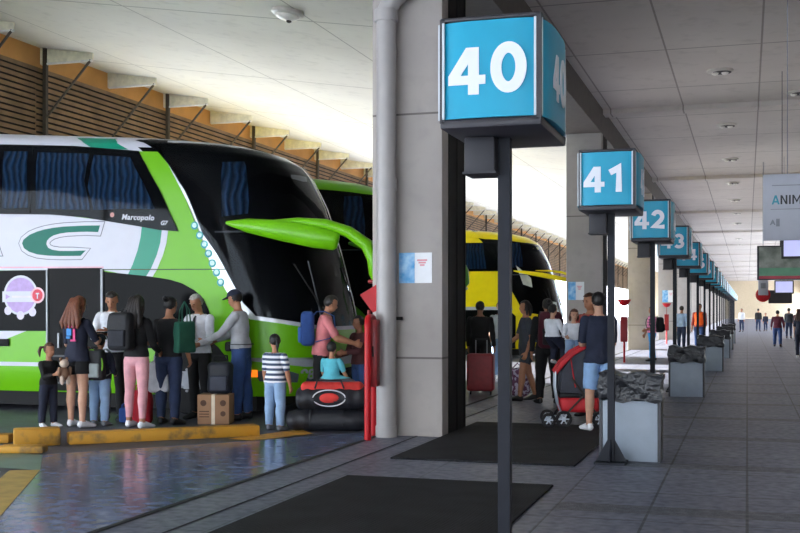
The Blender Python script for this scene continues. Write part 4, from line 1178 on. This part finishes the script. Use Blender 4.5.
def print_navy(t, A, dz, H):
    mpk = mat('print_pink', '#e0508c', .7); mbl = mat('print_blue', '#3a86c8', .7)
    def strip(name, m, quads):
        b = MB()
        for (x0, u0, x1, u1) in quads:
            f = lambda u, x: A(u, -.079+.25*x*x*9, x) + V(0, 0, dz)
            b.prism([(x0, u0), (x1, u0), (x1, u1), (x0, u1)], lambda x, u, w: f(u, x) + V(0, -w, 0), .012)
        return b.build(name, m, t, 0)
    for q in [(-.05, .80, .02, .86), (-.045, .45, -.028, .80), (-.05, .45, -.005, .50), (.035, .78, .055, .84)]: strip('back_print', mpk, [q])
    for q in [(-.012, .60, .035, .78), (.0, .52, .04, .58)]: strip('back_print', mbl, [q])

QP = 'passengers waiting beside the coach'
# --- queue by the nearest coach (left to right)
P = {}
P['girl'] = person((-8.55, 12.25), 70, 1.08, 'small girl in dark clothes with pigtails clutching a plush toy', 'tan', 'brown', 'pigtails', 'shirt', mblack, 1.9, 'trousers', mnavy, 1, mwshoe, group=QP,
    arms=((25, 5, 85, 25), (25, 5, 80, 25)), girl=True, head=(10, 5), voxel=.008)
P['print'] = person((-8.2, 12.36), 172, 1.68, 'woman with auburn hair in navy tee with pink back print and shorts', 'light', 'auburn', 'long', 'tee', mnavy, .95, 'shorts', mblack, .22, mwshoe, group=QP,
    arms=((10, 10, 60, 20), (30, 10, 80, 30)), legs=((4, 5, 3), (-3, 5, 2)), girl=True, hem=-.08, print_=print_navy, head=(-10, 10))
P['tie'] = person((-8.2, 13.2), 12, 1.77, 'dark haired man in white shirt and tie checking papers by the coach door', 'tan', 'dark', 'short', 'shirt', mwshirt, 1.9, 'trousers', mblack, 1, mbshoe, group=QP,
    arms=((28, 8, 75, 35), (24, 8, 75, 30)), head=(10, 26), collar=True, tie=mtie)
P['kid'] = person((-8.03, 12.62), 185, 1.18, 'child in navy top and light jeans wearing a green trimmed backpack', 'tan', 'black', 'short', 'jacket', mnavy, 1.9, 'trousers', mjean2, 1, mgshoe, group=QP, capm=mnavy,
    arms=((20, 8, 60, 20), (15, 8, 60, 20)), build=1.12, voxel=.0085)
P['pink'] = person((-7.42, 12.5), 176, 1.69, 'woman in pink trousers and dark top with a black backpack', 'tan', 'dark', 'long', 'top', mblack, 1.9, 'leggings', mpinkp, .93, mwshoe, group=QP,
    arms=((20, 8, 70, 25), (15, 8, 50, 15)), legs=((5, 6, 4), (-3, 4, 2)), girl=True, hem=.05, head=(8, 8))
P['bag'] = person((-7.24, 13.0), 180, 1.67, 'woman in black tee and dark jeans with a green shoulder bag', 'tan', 'black', 'bun', 'tee', mblack, .9, 'trousers', mjean, 1, mbshoe, group=QP,
    arms=((15, 8, 70, 20), (5, 14, 30, 10)), girl=True, hem=.02, head=(-15, 12), build=1.08)
P['grey'] = person((-7.2, 13.78), -8, 1.73, 'grey haired man in white shirt and tie facing the queue', 'tan', 'grey', 'short', 'shirt', mwshirt, 1.9, 'trousers', mblack, 1, mbshoe, group=QP,
    arms=((15, 10, 60, 12), (12, 8, 50, 10)), head=(-6, 22), collar=True, tie=mtie)
P['cap'] = person((-6.6, 13.85), -82, 1.78, 'man in dark cap, pale shirt and jeans reaching toward the luggage', 'tan', 'dark', 'short', 'shirt', mlsh, 1.9, 'trousers', mbluej, 1, mbshoe, group=QP, capm=mnavy,
    arms=((38, 4, 30, 8), (34, 6, 36, 8)), head=(-8, 16), build=1.1, lean=4, hem=.08)
P['stripe'] = person((-5.63, 12.79), 165, 1.2, 'child in grey striped tee and pale jeans with dark tied hair seen from behind', 'tan', 'black', 'ponytail', 'tee', mstr, .9, 'trousers', mjean2, 1, mgshoe, group=QP,
    arms=((4, 12, 12, 0), (4, 12, 10, 0)), legs=((2, 5, 2), (-2, 5, 2)), head=(55, 3), build=1.12, hem=-.05, voxel=.0085)
P['tee'] = person((-5.62, 14.3), 112, 1.72, 'person in pink tee and dark trousers with a blue backpack beside the luggage heap', 'tan', 'dark', 'short', 'tee', mpinkt, .9, 'trousers', mblack, 1, mbshoe, group=QP,
    arms=((35, 5, 35, 10), (30, 8, 45, 15)), head=(10, 20), lean=9, hem=-.05)
P['onbag'] = person((-4.95, 12.98), 172, .92, 'small child in aqua tee sitting on the heap of duffel bags', 'tan', 'black', 'short', 'tee', mtealt, .9, 'trousers', mgrp, 1, mgshoe, group=QP,
    arms=((20, 14, 25, 0), (20, 14, 25, 0)), legs=((72, 48, 60), (72, 48, 60)), z=.57, build=1.15, voxel=.008)
P['dark'] = person((-5.2, 14.75), -35, 1.42, 'child in dark red top and blue jeans facing the pink tee wearer', 'brown', 'black', 'short', 'top', mdbr, 1.9, 'trousers', mbluej, 1, mbshoe, group=QP,
    arms=((35, 8, 50, 20), (20, 8, 60, 20)), head=(-20, 5))
# --- group by the stroller
G2 = 'people around the stroller'
P['walk'] = person((-3.5, 18.2), -62, 1.67, 'woman in charcoal tee and shorts with bare legs behind the stroller', 'tan', 'dark', 'bob', 'tee', mchar, .8, 'shorts', mchar, .28, mbshoe, group=G2,
    arms=((-8, 8, 30, 0), (18, 8, 40, 10)), legs=((14, 3, 8), (-12, 3, 6)), girl=True, hem=-.02)
P['blk'] = person((-3.05, 17.7), 200, 1.68, 'person in black with a maroon backpack left of the stroller', 'tan', 'black', 'bun', 'jacket', mblack, 1.9, 'trousers', mblack, 1, mbshoe, group=G2, build=1.15)
P['rust'] = person((-2.1, 15.75), -25, 1.74, 'dark haired woman in rust red top carrying a toddler', 'tan', 'brown', 'ponytail', 'top', mred_t, .9, 'trousers', mblack, 1, mbshoe, group=G2,
    arms=((25, 12, 85, 20), (35, 12, 85, 40)), girl=True, head=(-10, 8), build=1.08)
P['tod'] = person((-2.28, 15.3), 20, .86, 'toddler in a pale top carried on an arm above the stroller', 'light', 'brown', 'bob', 'top', mwshirt, 1.9, 'trousers', mjean2, 1, mwshoe, group=G2,
    arms=((20, 15, 60, 10), (20, 15, 60, 10)), legs=((60, 12, 60), (60, 12, 60)), z=1.02, build=1.15, voxel=.008, head=(5, 12))
P['tod2'] = person((-2.62, 15.6), 150, .92, 'small child in white top lifted up beside the rust red top woman', 'light', 'black', 'short', 'top', mwshirt, 1.9, 'trousers', mnavy, 1, mwshoe, group=G2,
    arms=((20, 12, 40, 10), (20, 12, 40, 10)), legs=((50, 10, 60), (45, 10, 60)), z=1.05, build=1.1, voxel=.009)
P['navy'] = person((-1.74, 13.75), 205, 1.7, 'person in navy tee and pale denim shorts standing behind the bay 41 post', 'light', 'black', 'short', 'tee', mdnav, .95, 'shorts', mdsh, .43, mwshoe, group=G2,
    arms=((14, 5, 75, 35), (12, 6, 70, 30)), legs=((3, 3, 3), (-3, 3, 2)), hem=-.12, build=1.0)
# --- dark group between pillar and post
G3 = 'people in the shade behind the nearest pillar'
P['d1'] = person((-4.75, 20.2), 175, 1.66, 'person in black standing behind the red suitcase', 'brown', 'black', 'short', 'jacket', mblack, 1.9, 'trousers', mblack, 1, mbshoe, group=G3, build=1.2, voxel=.012)
P['d2'] = person((-5.1, 23.6), 10, 1.68, 'person in white tee glimpsed beside the tall bay 40 post', 'tan', 'dark', 'short', 'tee', mwshirt, .9, 'trousers', mjean2, 1, mwshoe, group=G3, voxel=.012)
# --- further along the platform
G4 = 'travellers far along the platform'
P['chk'] = person((-2.67, 33.4), -60, 1.6, 'person in pink checked shirt and bright blue jeans by the third pillar', 'tan', 'dark', 'short', 'shirt', mchk, 1.6, 'trousers', mbr, 1, mbshoe, group=G4, voxel=.013,
    arms=((10, 10, 60, 10), (5, 10, 20, 0)), legs=((10, 3, 8), (-8, 3, 5)))
P['org'] = person((-1.62, 41.0), -20, 1.72, 'worker in orange vest and blue trousers beyond the second bin', 'tan', 'dark', 'short', 'shirt', mred_t, 1.6, 'trousers', mbluej, 1, mbshoe, group=G4, voxel=.013, vest=morg, build=1.1)
P['org2'] = person((-2.35, 43.0), 160, 1.65, 'person in pale blue standing left of the orange vest worker', 'tan', 'dark', 'short', 'shirt', cloth('pale_blue', '#9cb8dc'), 1.6, 'trousers', mjean, 1, mbshoe, group=G4, voxel=.014)
P['mar'] = person((1.19, 48.0), 175, 1.5, 'person in maroon top and jeans walking on the open platform', 'tan', 'black', 'short', 'shirt', mmar, 1.7, 'trousers', mbluej, 1, mbshoe, group=G4, voxel=.013, build=1.15,
    legs=((14, 4, 6), (-12, 4, 8)), arms=((15, 14, 20, 0), (-12, 14, 20, 0)))
P['edge'] = person((1.58, 36.85), 165, 1.55, 'woman in dark navy walking at the right edge of the view', 'light', 'brown', 'long', 'top', mdnav, .9, 'trousers', mnavy, 1, mwshoe, group=G4, voxel=.013, girl=True,
    legs=((16, 4, 8), (-14, 4, 8)))
for i, (x, y, H, m_, l) in enumerate([(-.36, 80., 1.6, mwshirt, 'tiny far figure in white near the end of the sign row'), (.75, 82., 1.6, mblack, 'tiny far figure in dark clothes left of a smaller dark figure'),
        (1.25, 83., 1.3, mnavy, 'tiny far smaller figure in dark clothes left of the maroon top walker'), (2.1, 62., 1.6, mchar, 'far figure in grey half hidden behind the maroon top walker'), (2.35, 57., 1.55, mdbr, 'far figure in dark red between the maroon walker and the right edge')]):
    person((x, y), 170 if i % 2 else -20, H, l, 'tan', 'dark', 'short', 'shirt', m_, 1.7, 'trousers', mjean, 1, mbshoe, group='tiny figures far down the platform', voxel=.022)

P['navy']['root'].location.z = .018
# ------------------------------------------------------------------ bags and luggage
def softbox(d, bev, cuts=6, wob=.0, seed=1, taper=0.):
    bm = bmesh.new(); bmesh.ops.create_cube(bm, size=1); bmesh.ops.scale(bm, vec=d, verts=bm.verts)
    bmesh.ops.bevel(bm, geom=bm.edges[:], offset=bev, segments=4, affect='EDGES', profile=.5)
    bmesh.ops.subdivide_edges(bm, edges=bm.edges[:], cuts=2, use_grid_fill=True)
    r = random.Random(seed); ph = [r.uniform(0, 6) for _ in range(6)]
    for v in bm.verts:
        x, y, z = v.co
        k = wob*(math.sin(x*23+ph[0])+math.sin(y*19+z*14+ph[1])+math.sin(z*27+ph[2]))
        s = 1+taper*(z/d[2])
        v.co = Vector((x*s*(1+k), y*s*(1+k), z*(1+.5*k)))
    return bm
def part(bm, M, name, m, parent, sm=60):
    bmesh.ops.transform(bm, matrix=M, verts=bm.verts)
    b = MB(); b.bm.free(); b.bm = bm
    return b.build(name, m, parent, sm)
T = Matrix.Translation
def backpack(p, d, mm, mp, label, u=.66, straps=True, sc=1., offx=0., trim=None):
    """worn on the back of person p; d = (width, depth, height)"""
    w, dp, hh = d
    o = p['at'](u, -(.062+.012/p['H'])-dp/2/p['H']-.008, offx)
    rz = p['root'].rotation_euler.z
    t = empty('backpack', (o.x, o.y, o.z-hh/2), rz, label, 'backpack', 'backpacks')
    part(softbox((w, dp, hh), min(w, dp)*.32, wob=.015, taper=-.12), T((0, 0, hh/2)), 'bag_body', mm, t)
    part(softbox((w*.78, dp*.35, hh*.45), dp*.14, wob=.015), T((0, dp*.52, hh*.32)), 'front_pocket', mp, t)
    b = MB(); b.tube([(-.04, -dp*.3, hh*.97), (-.03, -dp*.3, hh*1.06), (.03, -dp*.3, hh*1.06), (.04, -dp*.3, hh*.97)], .008, 6); b.build('carry_loop', mblack, t)
    if trim:
        b = MB(); b.tube([(w*.49*math.cos(a), dp*.30, hh*.5+hh*.47*math.sin(a)) for a in np.linspace(0, 2*PI, 28)], .012, 6, caps=False); b.build('piping', trim, t)
    if straps:
        H = p['H']; r = (.06*H+.03)
        for s in (-1, 1):
            b = MB(); x = s*w*.30; y0 = -dp/2
            b.tube([(x, y0+.02, hh*.86), (x, y0-.03, hh*.98), (x, y0-r, hh*.99), (x*1.05, y0-2*r, hh*.86), (x*1.15, y0-2*r-.015, hh*.55), (x*1.35, y0-r*1.6, hh*.22), (x*1.3, y0-.01, hh*.12)], (.022, .008), 8)
            b.build('strap', mp, t)
    return t
mgrnT = cloth('lime_trim', '#7fbf3a'); mbpb = cloth('backpack_black', '#17181d', .7); mbpg = cloth('backpack_grey', '#9ca5a6'); mbpn = cloth('backpack_blue', '#2a4a88'); mbpn2 = cloth('backpack_blue_pocket', '#3a62a8')
backpack(P['kid'], (.30, .15, .40), mbpb, mbpg, 'child sized black backpack with lime trim and grey pocket', .60, trim=mgrnT)
backpack(P['pink'], (.33, .18, .48), mbpb, cloth('backpack_black_pocket', '#24262e'), 'black backpack worn by the woman in pink trousers', .70, offx=.045)
backpack(P['tee'], (.34, .19, .48), mbpn, mbpn2, 'blue backpack worn by the person in the pink tee', .62)
backpack(P['blk'], (.38, .22, .58), cloth('backpack_maroon', '#4e1626'), mbpb, 'maroon backpack worn by the person in black', .62)
backpack(P['chk'], (.34, .2, .45), mbpb, mbpb, 'dark backpack worn by the person in pink checks', .5)
# plush toy
h_ = P['girl']['hands']; c = (h_[0]+h_[1])/2
t = empty('plush_toy', (c.x+.06, c.y-.03, c.z-.12), math.radians(70), 'brown and cream plush toy held by the small girl', 'toy')
mpl_ = cloth('plush_brown', '#8a6a55'); mplc = cloth('plush_cream', '#cdb9a8')
b = MB(); b.ell((0, 0, .11), (.07, .06, .09)); b.build('toy_body', mpl_, t)
b = MB(); b.ell((0, -.01, .24), (.06, .055, .055)); b.build('toy_head', mplc, t)
for s in (-1, 1):
    b = MB(); b.ell((s*.045, 0, .295), (.022, .014, .024)); b.build('toy_ear', mpl_, t)
    b = MB(); b.ell((s*.08, -.02, .14), (.025, .025, .06)); b.build('toy_arm', mpl_, t)
    b = MB(); b.ell((s*.045, -.03, .03), (.028, .03, .06)); b.build('toy_leg', mplc, t)
# papers and tote bags
h_ = P['tie']['hands']; c = (h_[0]+h_[1])/2
t = empty('paper_sheaf', (c.x, c.y, c.z), .1, 'dark wallet of papers held by the man in the tie', 'papers')
b = MB(); b.box((0, 0, .01), (.22, .16, .02), bev=.005); b.build('wallet', mblack, t, 30)
b = MB(); b.box((.01, -.01, .024), (.19, .14, .006)); b.build('sheet', mwshirt, t, 0)
mtot = cloth('tote_green', '#1f5a48'); mwbag = cloth('plastic_white', '#c9cbd2', .5)
def tote(loc, rz, d, m_, label, drop, seed=2):
    w, dp, hh = d
    t = empty('tote_bag', loc, rz, label, 'bag', 'carried bags')
    part(softbox((w, dp, hh), dp*.3, wob=.03, seed=seed, taper=-.05), T((0, 0, hh/2)), 'bag_body', m_, t)
    for y in (-dp*.3, dp*.3):
        b = MB(); b.tube([(-w*.25, y, hh*.93), (-w*.2, y*.6, hh+drop*.6), (0, 0, hh+drop), (w*.2, y*.6, hh+drop*.6), (w*.25, y, hh*.93)], .009, 6); b.build('bag_handle', m_, t)
    return t
p = P['bag']; c = p['at'](.4, -.02, -.155)
tote((c.x+.02, c.y-.05, c.z-.12), math.radians(75), (.32, .11, .40), mtot, 'dark green tote bag on the shoulder of the woman in black tee', .26)
c = P['pink']['hands'][1]
tote((-7.38, 13.0, .42), .3, (.26, .14, .40), mwbag, 'white plastic bag between the two women in dark tops', .14, 5)
tote((-7.62, 12.95, 0.004), .2, (.30, .2, .44), cloth('red_bag', '#b0202f'), 'red shopping bag standing behind the pink trousers', .1, 8)
tote((-7.9, 13.0, 0.004), .2, (.12, .1, .2), cloth('blue_bag', '#3a62b0'), 'small blue bag beside the red shopping bag', .06, 9)
# waist bag on the man in the cap
p = P['cap']; c = p['at'](.16, .085, 0)
t = empty('waist_bag', tuple(c), p['root'].rotation_euler.z, 'black waist bag worn by the man in the cap', 'bag')
part(softbox((.26, .09, .13), .03, wob=.02), T((0, 0, 0)), 'bag_body', mbpb, t)
b = MB(); H = p['H']
b.tube([(.19*math.sin(a), .15-.16*math.cos(a), .03) for a in np.linspace(-2.9, 2.9, 30)], (.02, .006), 6); b.build('belt', mbpb, t)
# cardboard box with a dark holdall on top
mcard = mat('cardboard_brown', '#9a7456', .8, var=.06); mtape = mat('packing_tape', '#d9c9b0', .4); mprn = mat('carton_print', '#5a3f30', .8)
t = empty('cardboard_box', (-6.72, 13.33, 0), .25, 'brown printed cardboard box with pale tape on the ground', 'box')
b = MB(); b.box((0, 0, .195), (.42, .34, .39), bev=.006); b.build('carton', mcard, t, 30)
b = MB(); b.box((0, -.171, .195), (.045, .003, .39)); b.box((0, 0, .3915), (.045, .345, .003)); b.build('tape', mtape, t, 0)
for x, z, r in ((-.13, .28, .04), (.13, .28, .04), (.13, .14, .035)):
    b = MB(); b.wheel((x, -.171, z), r, .003); b.build('print_mark', mprn, t)
b = MB()
for i in range(3): b.box((-.12, -.171, .10+.035*i), (.13, .003, .014))
b.build('print_lines', mprn, t, 0)
t = empty('holdall', (-6.66, 13.34, .395), .25, 'dark holdall standing on the cardboard box', 'bag')
part(softbox((.32, .24, .42), .06, wob=.03), T((0, 0, .21)), 'bag_body', cloth('holdall_dark', '#1c202b', .6), t)
part(softbox((.24, .06, .2), .02, wob=.02), T((0, -.13, .14)), 'front_pocket', cloth('holdall_pocket', '#2a3040', .6), t)
b = MB(); b.tube([(-.1, 0, .41), (-.09, 0, .5), (.09, 0, .5), (.1, 0, .41)], .012, 8); b.build('bag_handle', mbpb, t)
# duffels
md1 = cloth('duffel_black', '#15171f', .6); md2 = cloth('duffel_red', '#d0342c', .7); md3 = cloth('duffel_grey', '#3a3d48', .7)
def duffel(loc, rz, L_, r, m_, label, squash=.9, seed=3):
    t = empty('duffel_bag', loc, rz, label, 'bag', 'duffel bags in the heap')
    bm = bmesh.new(); bmesh.ops.create_icosphere(bm, subdivisions=5, radius=1)
    rr = random.Random(seed); ph = [rr.uniform(0, 6) for _ in range(6)]
    for v in bm.verts:
        x, y, z = v.co
        f = lambda a, e: math.copysign(abs(a)**e, a)
        rad = math.hypot(y, z) or 1e-6
        X_ = f(x, .55); k = (1-abs(X_)**5)**.2 if abs(X_) < 1 else 0
        w_ = .05*(math.sin(X_*13+ph[0]+z*3)+math.sin(X_*21+ph[1]-y*4))*.6
        v.co = Vector((X_*L_/2, y/rad*k*r*(1+w_)*1.05, max(-.93, z/rad*k*(1+w_))*r*squash))
    part(bm, T((0, 0, r*squash*.93)), 'bag_body', m_, t, 70)
    return t
d1 = duffel((-4.98, 12.93, 0.004), .25, 1.02, .165, md1, 'long black duffel bag lying flat under the red one', .85)
for x in (-.2, .2):
    b = MB(); b.tube([(x+.0, .168*math.sin(a), .13+.155*math.cos(a)) for a in np.linspace(-2, 2, 18)], (.018, .006), 6); b.build('strap', mbpb, d1)
d2 = duffel((-4.93, 12.95, .262), .27, .90, .185, md1, 'black and red duffel bag with a red oval emblem, on top of the heap', .84, 7)
part(softbox((.78, .26, .13), .055, wob=.02, seed=4), T((0, .0, .28)), 'red_top', md2, d2)
ring = [(-.02+.2*math.cos(a), 0, .155+.1*math.sin(a)) for a in np.linspace(0, 2*PI, 36)]
b = MB(); b.tube([(x, -.193-.0*x, z) for x, _, z in ring], .008, 6, caps=False); b.build('emblem_ring', mwbag, d2)
b = MB(); b.ell((-.02, -.182, .155), (.125, .022, .062)); b.build('emblem', md2, d2)
b = MB(); b.tube([(-.2, -.16, .27), (-.17, -.15, .37), (.12, -.14, .37), (.16, -.16, .27)], .012, 8); b.build('bag_handle', mbpb, d2)
# red suitcase behind pillar
t = empty('suitcase', (-4.5, 19.2, 0), .1, 'dark red upright suitcase by the nearest pillar', 'suitcase')
part(softbox((.48, .28, .66), .05), T((0, 0, .40)), 'shell', cloth('suitcase_red', '#8a1f26', .5), t)
for s in (-1, 1):
    b = MB(); b.wheel((s*.18, 0, .035), .035, .03, (1, 0, 0)); b.build('wheel', mtyre, t)
    b = MB(); b.cyl((s*.1, .08, .72), (s*.1, .08, .98), .01, n=8); b.build('handle_rod', mrim, t)
b = MB(); b.tube([(-.11, .08, .98), (.11, .08, .98)], .016, 8); b.build('handle_grip', mbpb, t)
# floral/white bundle and another dark bag behind the woman
t = empty('bundle_bag', (-3.8, 19.0, 0.0), .4, 'pale patterned bundle bag on the ground behind the tall post', 'bag')
m, h, b_ = newmat('bundle_print', .8)
n = h.noise(h.obj(), 14., 3)
h.L.new(h.mix(h.math('GREATER_THAN', n, .5), lin('#b9aec4'), lin('#6a3f5c')), b_.inputs['Base Color'])
part(softbox((.42, .32, .5), .1, wob=.04), T((0, 0, .25)), 'bag_body', m, t)
b = MB(); b.tube([(-.1, 0, .48), (0, 0, .58), (.1, 0, .48)], .012, 6); b.build('bag_handle', m, t)

# ------------------------------------------------------------------ stroller
t = empty('stroller', (-2.12, 14.32, .018), math.radians(12), 'red and dark grey pushchair with silver tubes and spoked wheels', 'stroller')
msr = cloth('stroller_red', '#c81f2a', .6); msg = cloth('stroller_grey', '#3b3f4a', .7); mal = mat('stroller_tube', '#aab2bd', .3, metal=.6); mhub = mat('stroller_hub', '#c3ccd8', .4)
b = MB(); b.prism([(-.22, .42), (.28, .36), (.33, .62), (.30, .95), (.10, 1.02), (-.08, .90), (-.20, .72)], lambda u, v, w: Vector((u, -.2+w, v)), .40)
bmesh.ops.bevel(b.bm, geom=b.bm.edges[:], offset=.035, segments=3, affect='EDGES'); b.build('seat_shell', msg, t, 50)
b = MB(); b.tube([(-.26, -.215, .68), (-.17, -.22, .80), (-.04, -.22, .93), (.12, -.22, 1.02), (.28, -.21, 1.04)], [(.02, .03), (.025, .035), (.025, .035), (.022, .03), (.015, .02)], 8); b.build('hood_edge', msr, t)
b = MB(); b.tube([(-.26, .215, .68), (-.17, .22, .80), (-.04, .22, .93), (.12, .22, 1.02), (.28, .21, 1.04)], [(.02, .03), (.025, .035), (.025, .035), (.022, .03), (.015, .02)], 8); b.build('hood_edge', msr, t)
b = MB(); b.tube([(-.06, -.215, .86), (-.03, -.213, .66), (.0, -.21, .5)], .008, 6); b.build('seam_piping', msr, t)
part(softbox((.52, .40, .20), .07, wob=.03), T((.05, 0, .28)), 'under_basket', msr, t)
part(softbox((.50, .40, .06), .02, wob=.02), T((.04, 0, .395)), 'basket_rim', mbpb, t)
for s in (-1, 1):
    b = MB(); b.tube([(-.25, s*.225, .70), (-.255, s*.235, .5), (-.22, s*.235, .28), (-.15, s*.23, .1)], .013, 8); b.build('front_tube', mal, t)
    b = MB(); b.tube([(.38, s*.225, 1.02), (.28, s*.23, .75), (.10, s*.23, .40), (-.12, s*.23, .16)], .012, 8); b.build('push_tube', mdk, t)
    b = MB(); b.tube([(-.05, s*.22, .62), (.14, s*.225, .36), (.30, s*.225, .1)], .012, 8); b.build('rear_tube', mdk, t)
    for x, r in ((-.15, .1), (-.34, .085), (.31, .1)):
        b = MB(); b.tube([(x+r*.86*math.cos(a), s*.255, r+r*.86*math.sin(a)) for a in np.linspace(0, 2*PI, 25)], (.02, .016), 8, caps=False); wh = b.build('wheel', mtyre, t)
        b = MB(); b.wheel((x, s*.255, r), r*.28, .045)
        for k in range(6):
            a = k*PI/3; b.tube([(x+r*.2*math.cos(a), s*.255, r+r*.2*math.sin(a)), (x+r*.8*math.cos(a), s*.255, r+r*.8*math.sin(a))], .010, 6)
        b.build('hub', mhub, wh)
    b = MB(); b.tube([(-.15, s*.235, .1), (-.34, s*.24, .085)], .014, 8); b.build('fork', mal, t)
b = MB(); b.tube([(.38, -.23, 1.02), (.38, .23, 1.02)], .017, 10); b.build('push_handle', mbpb, t)
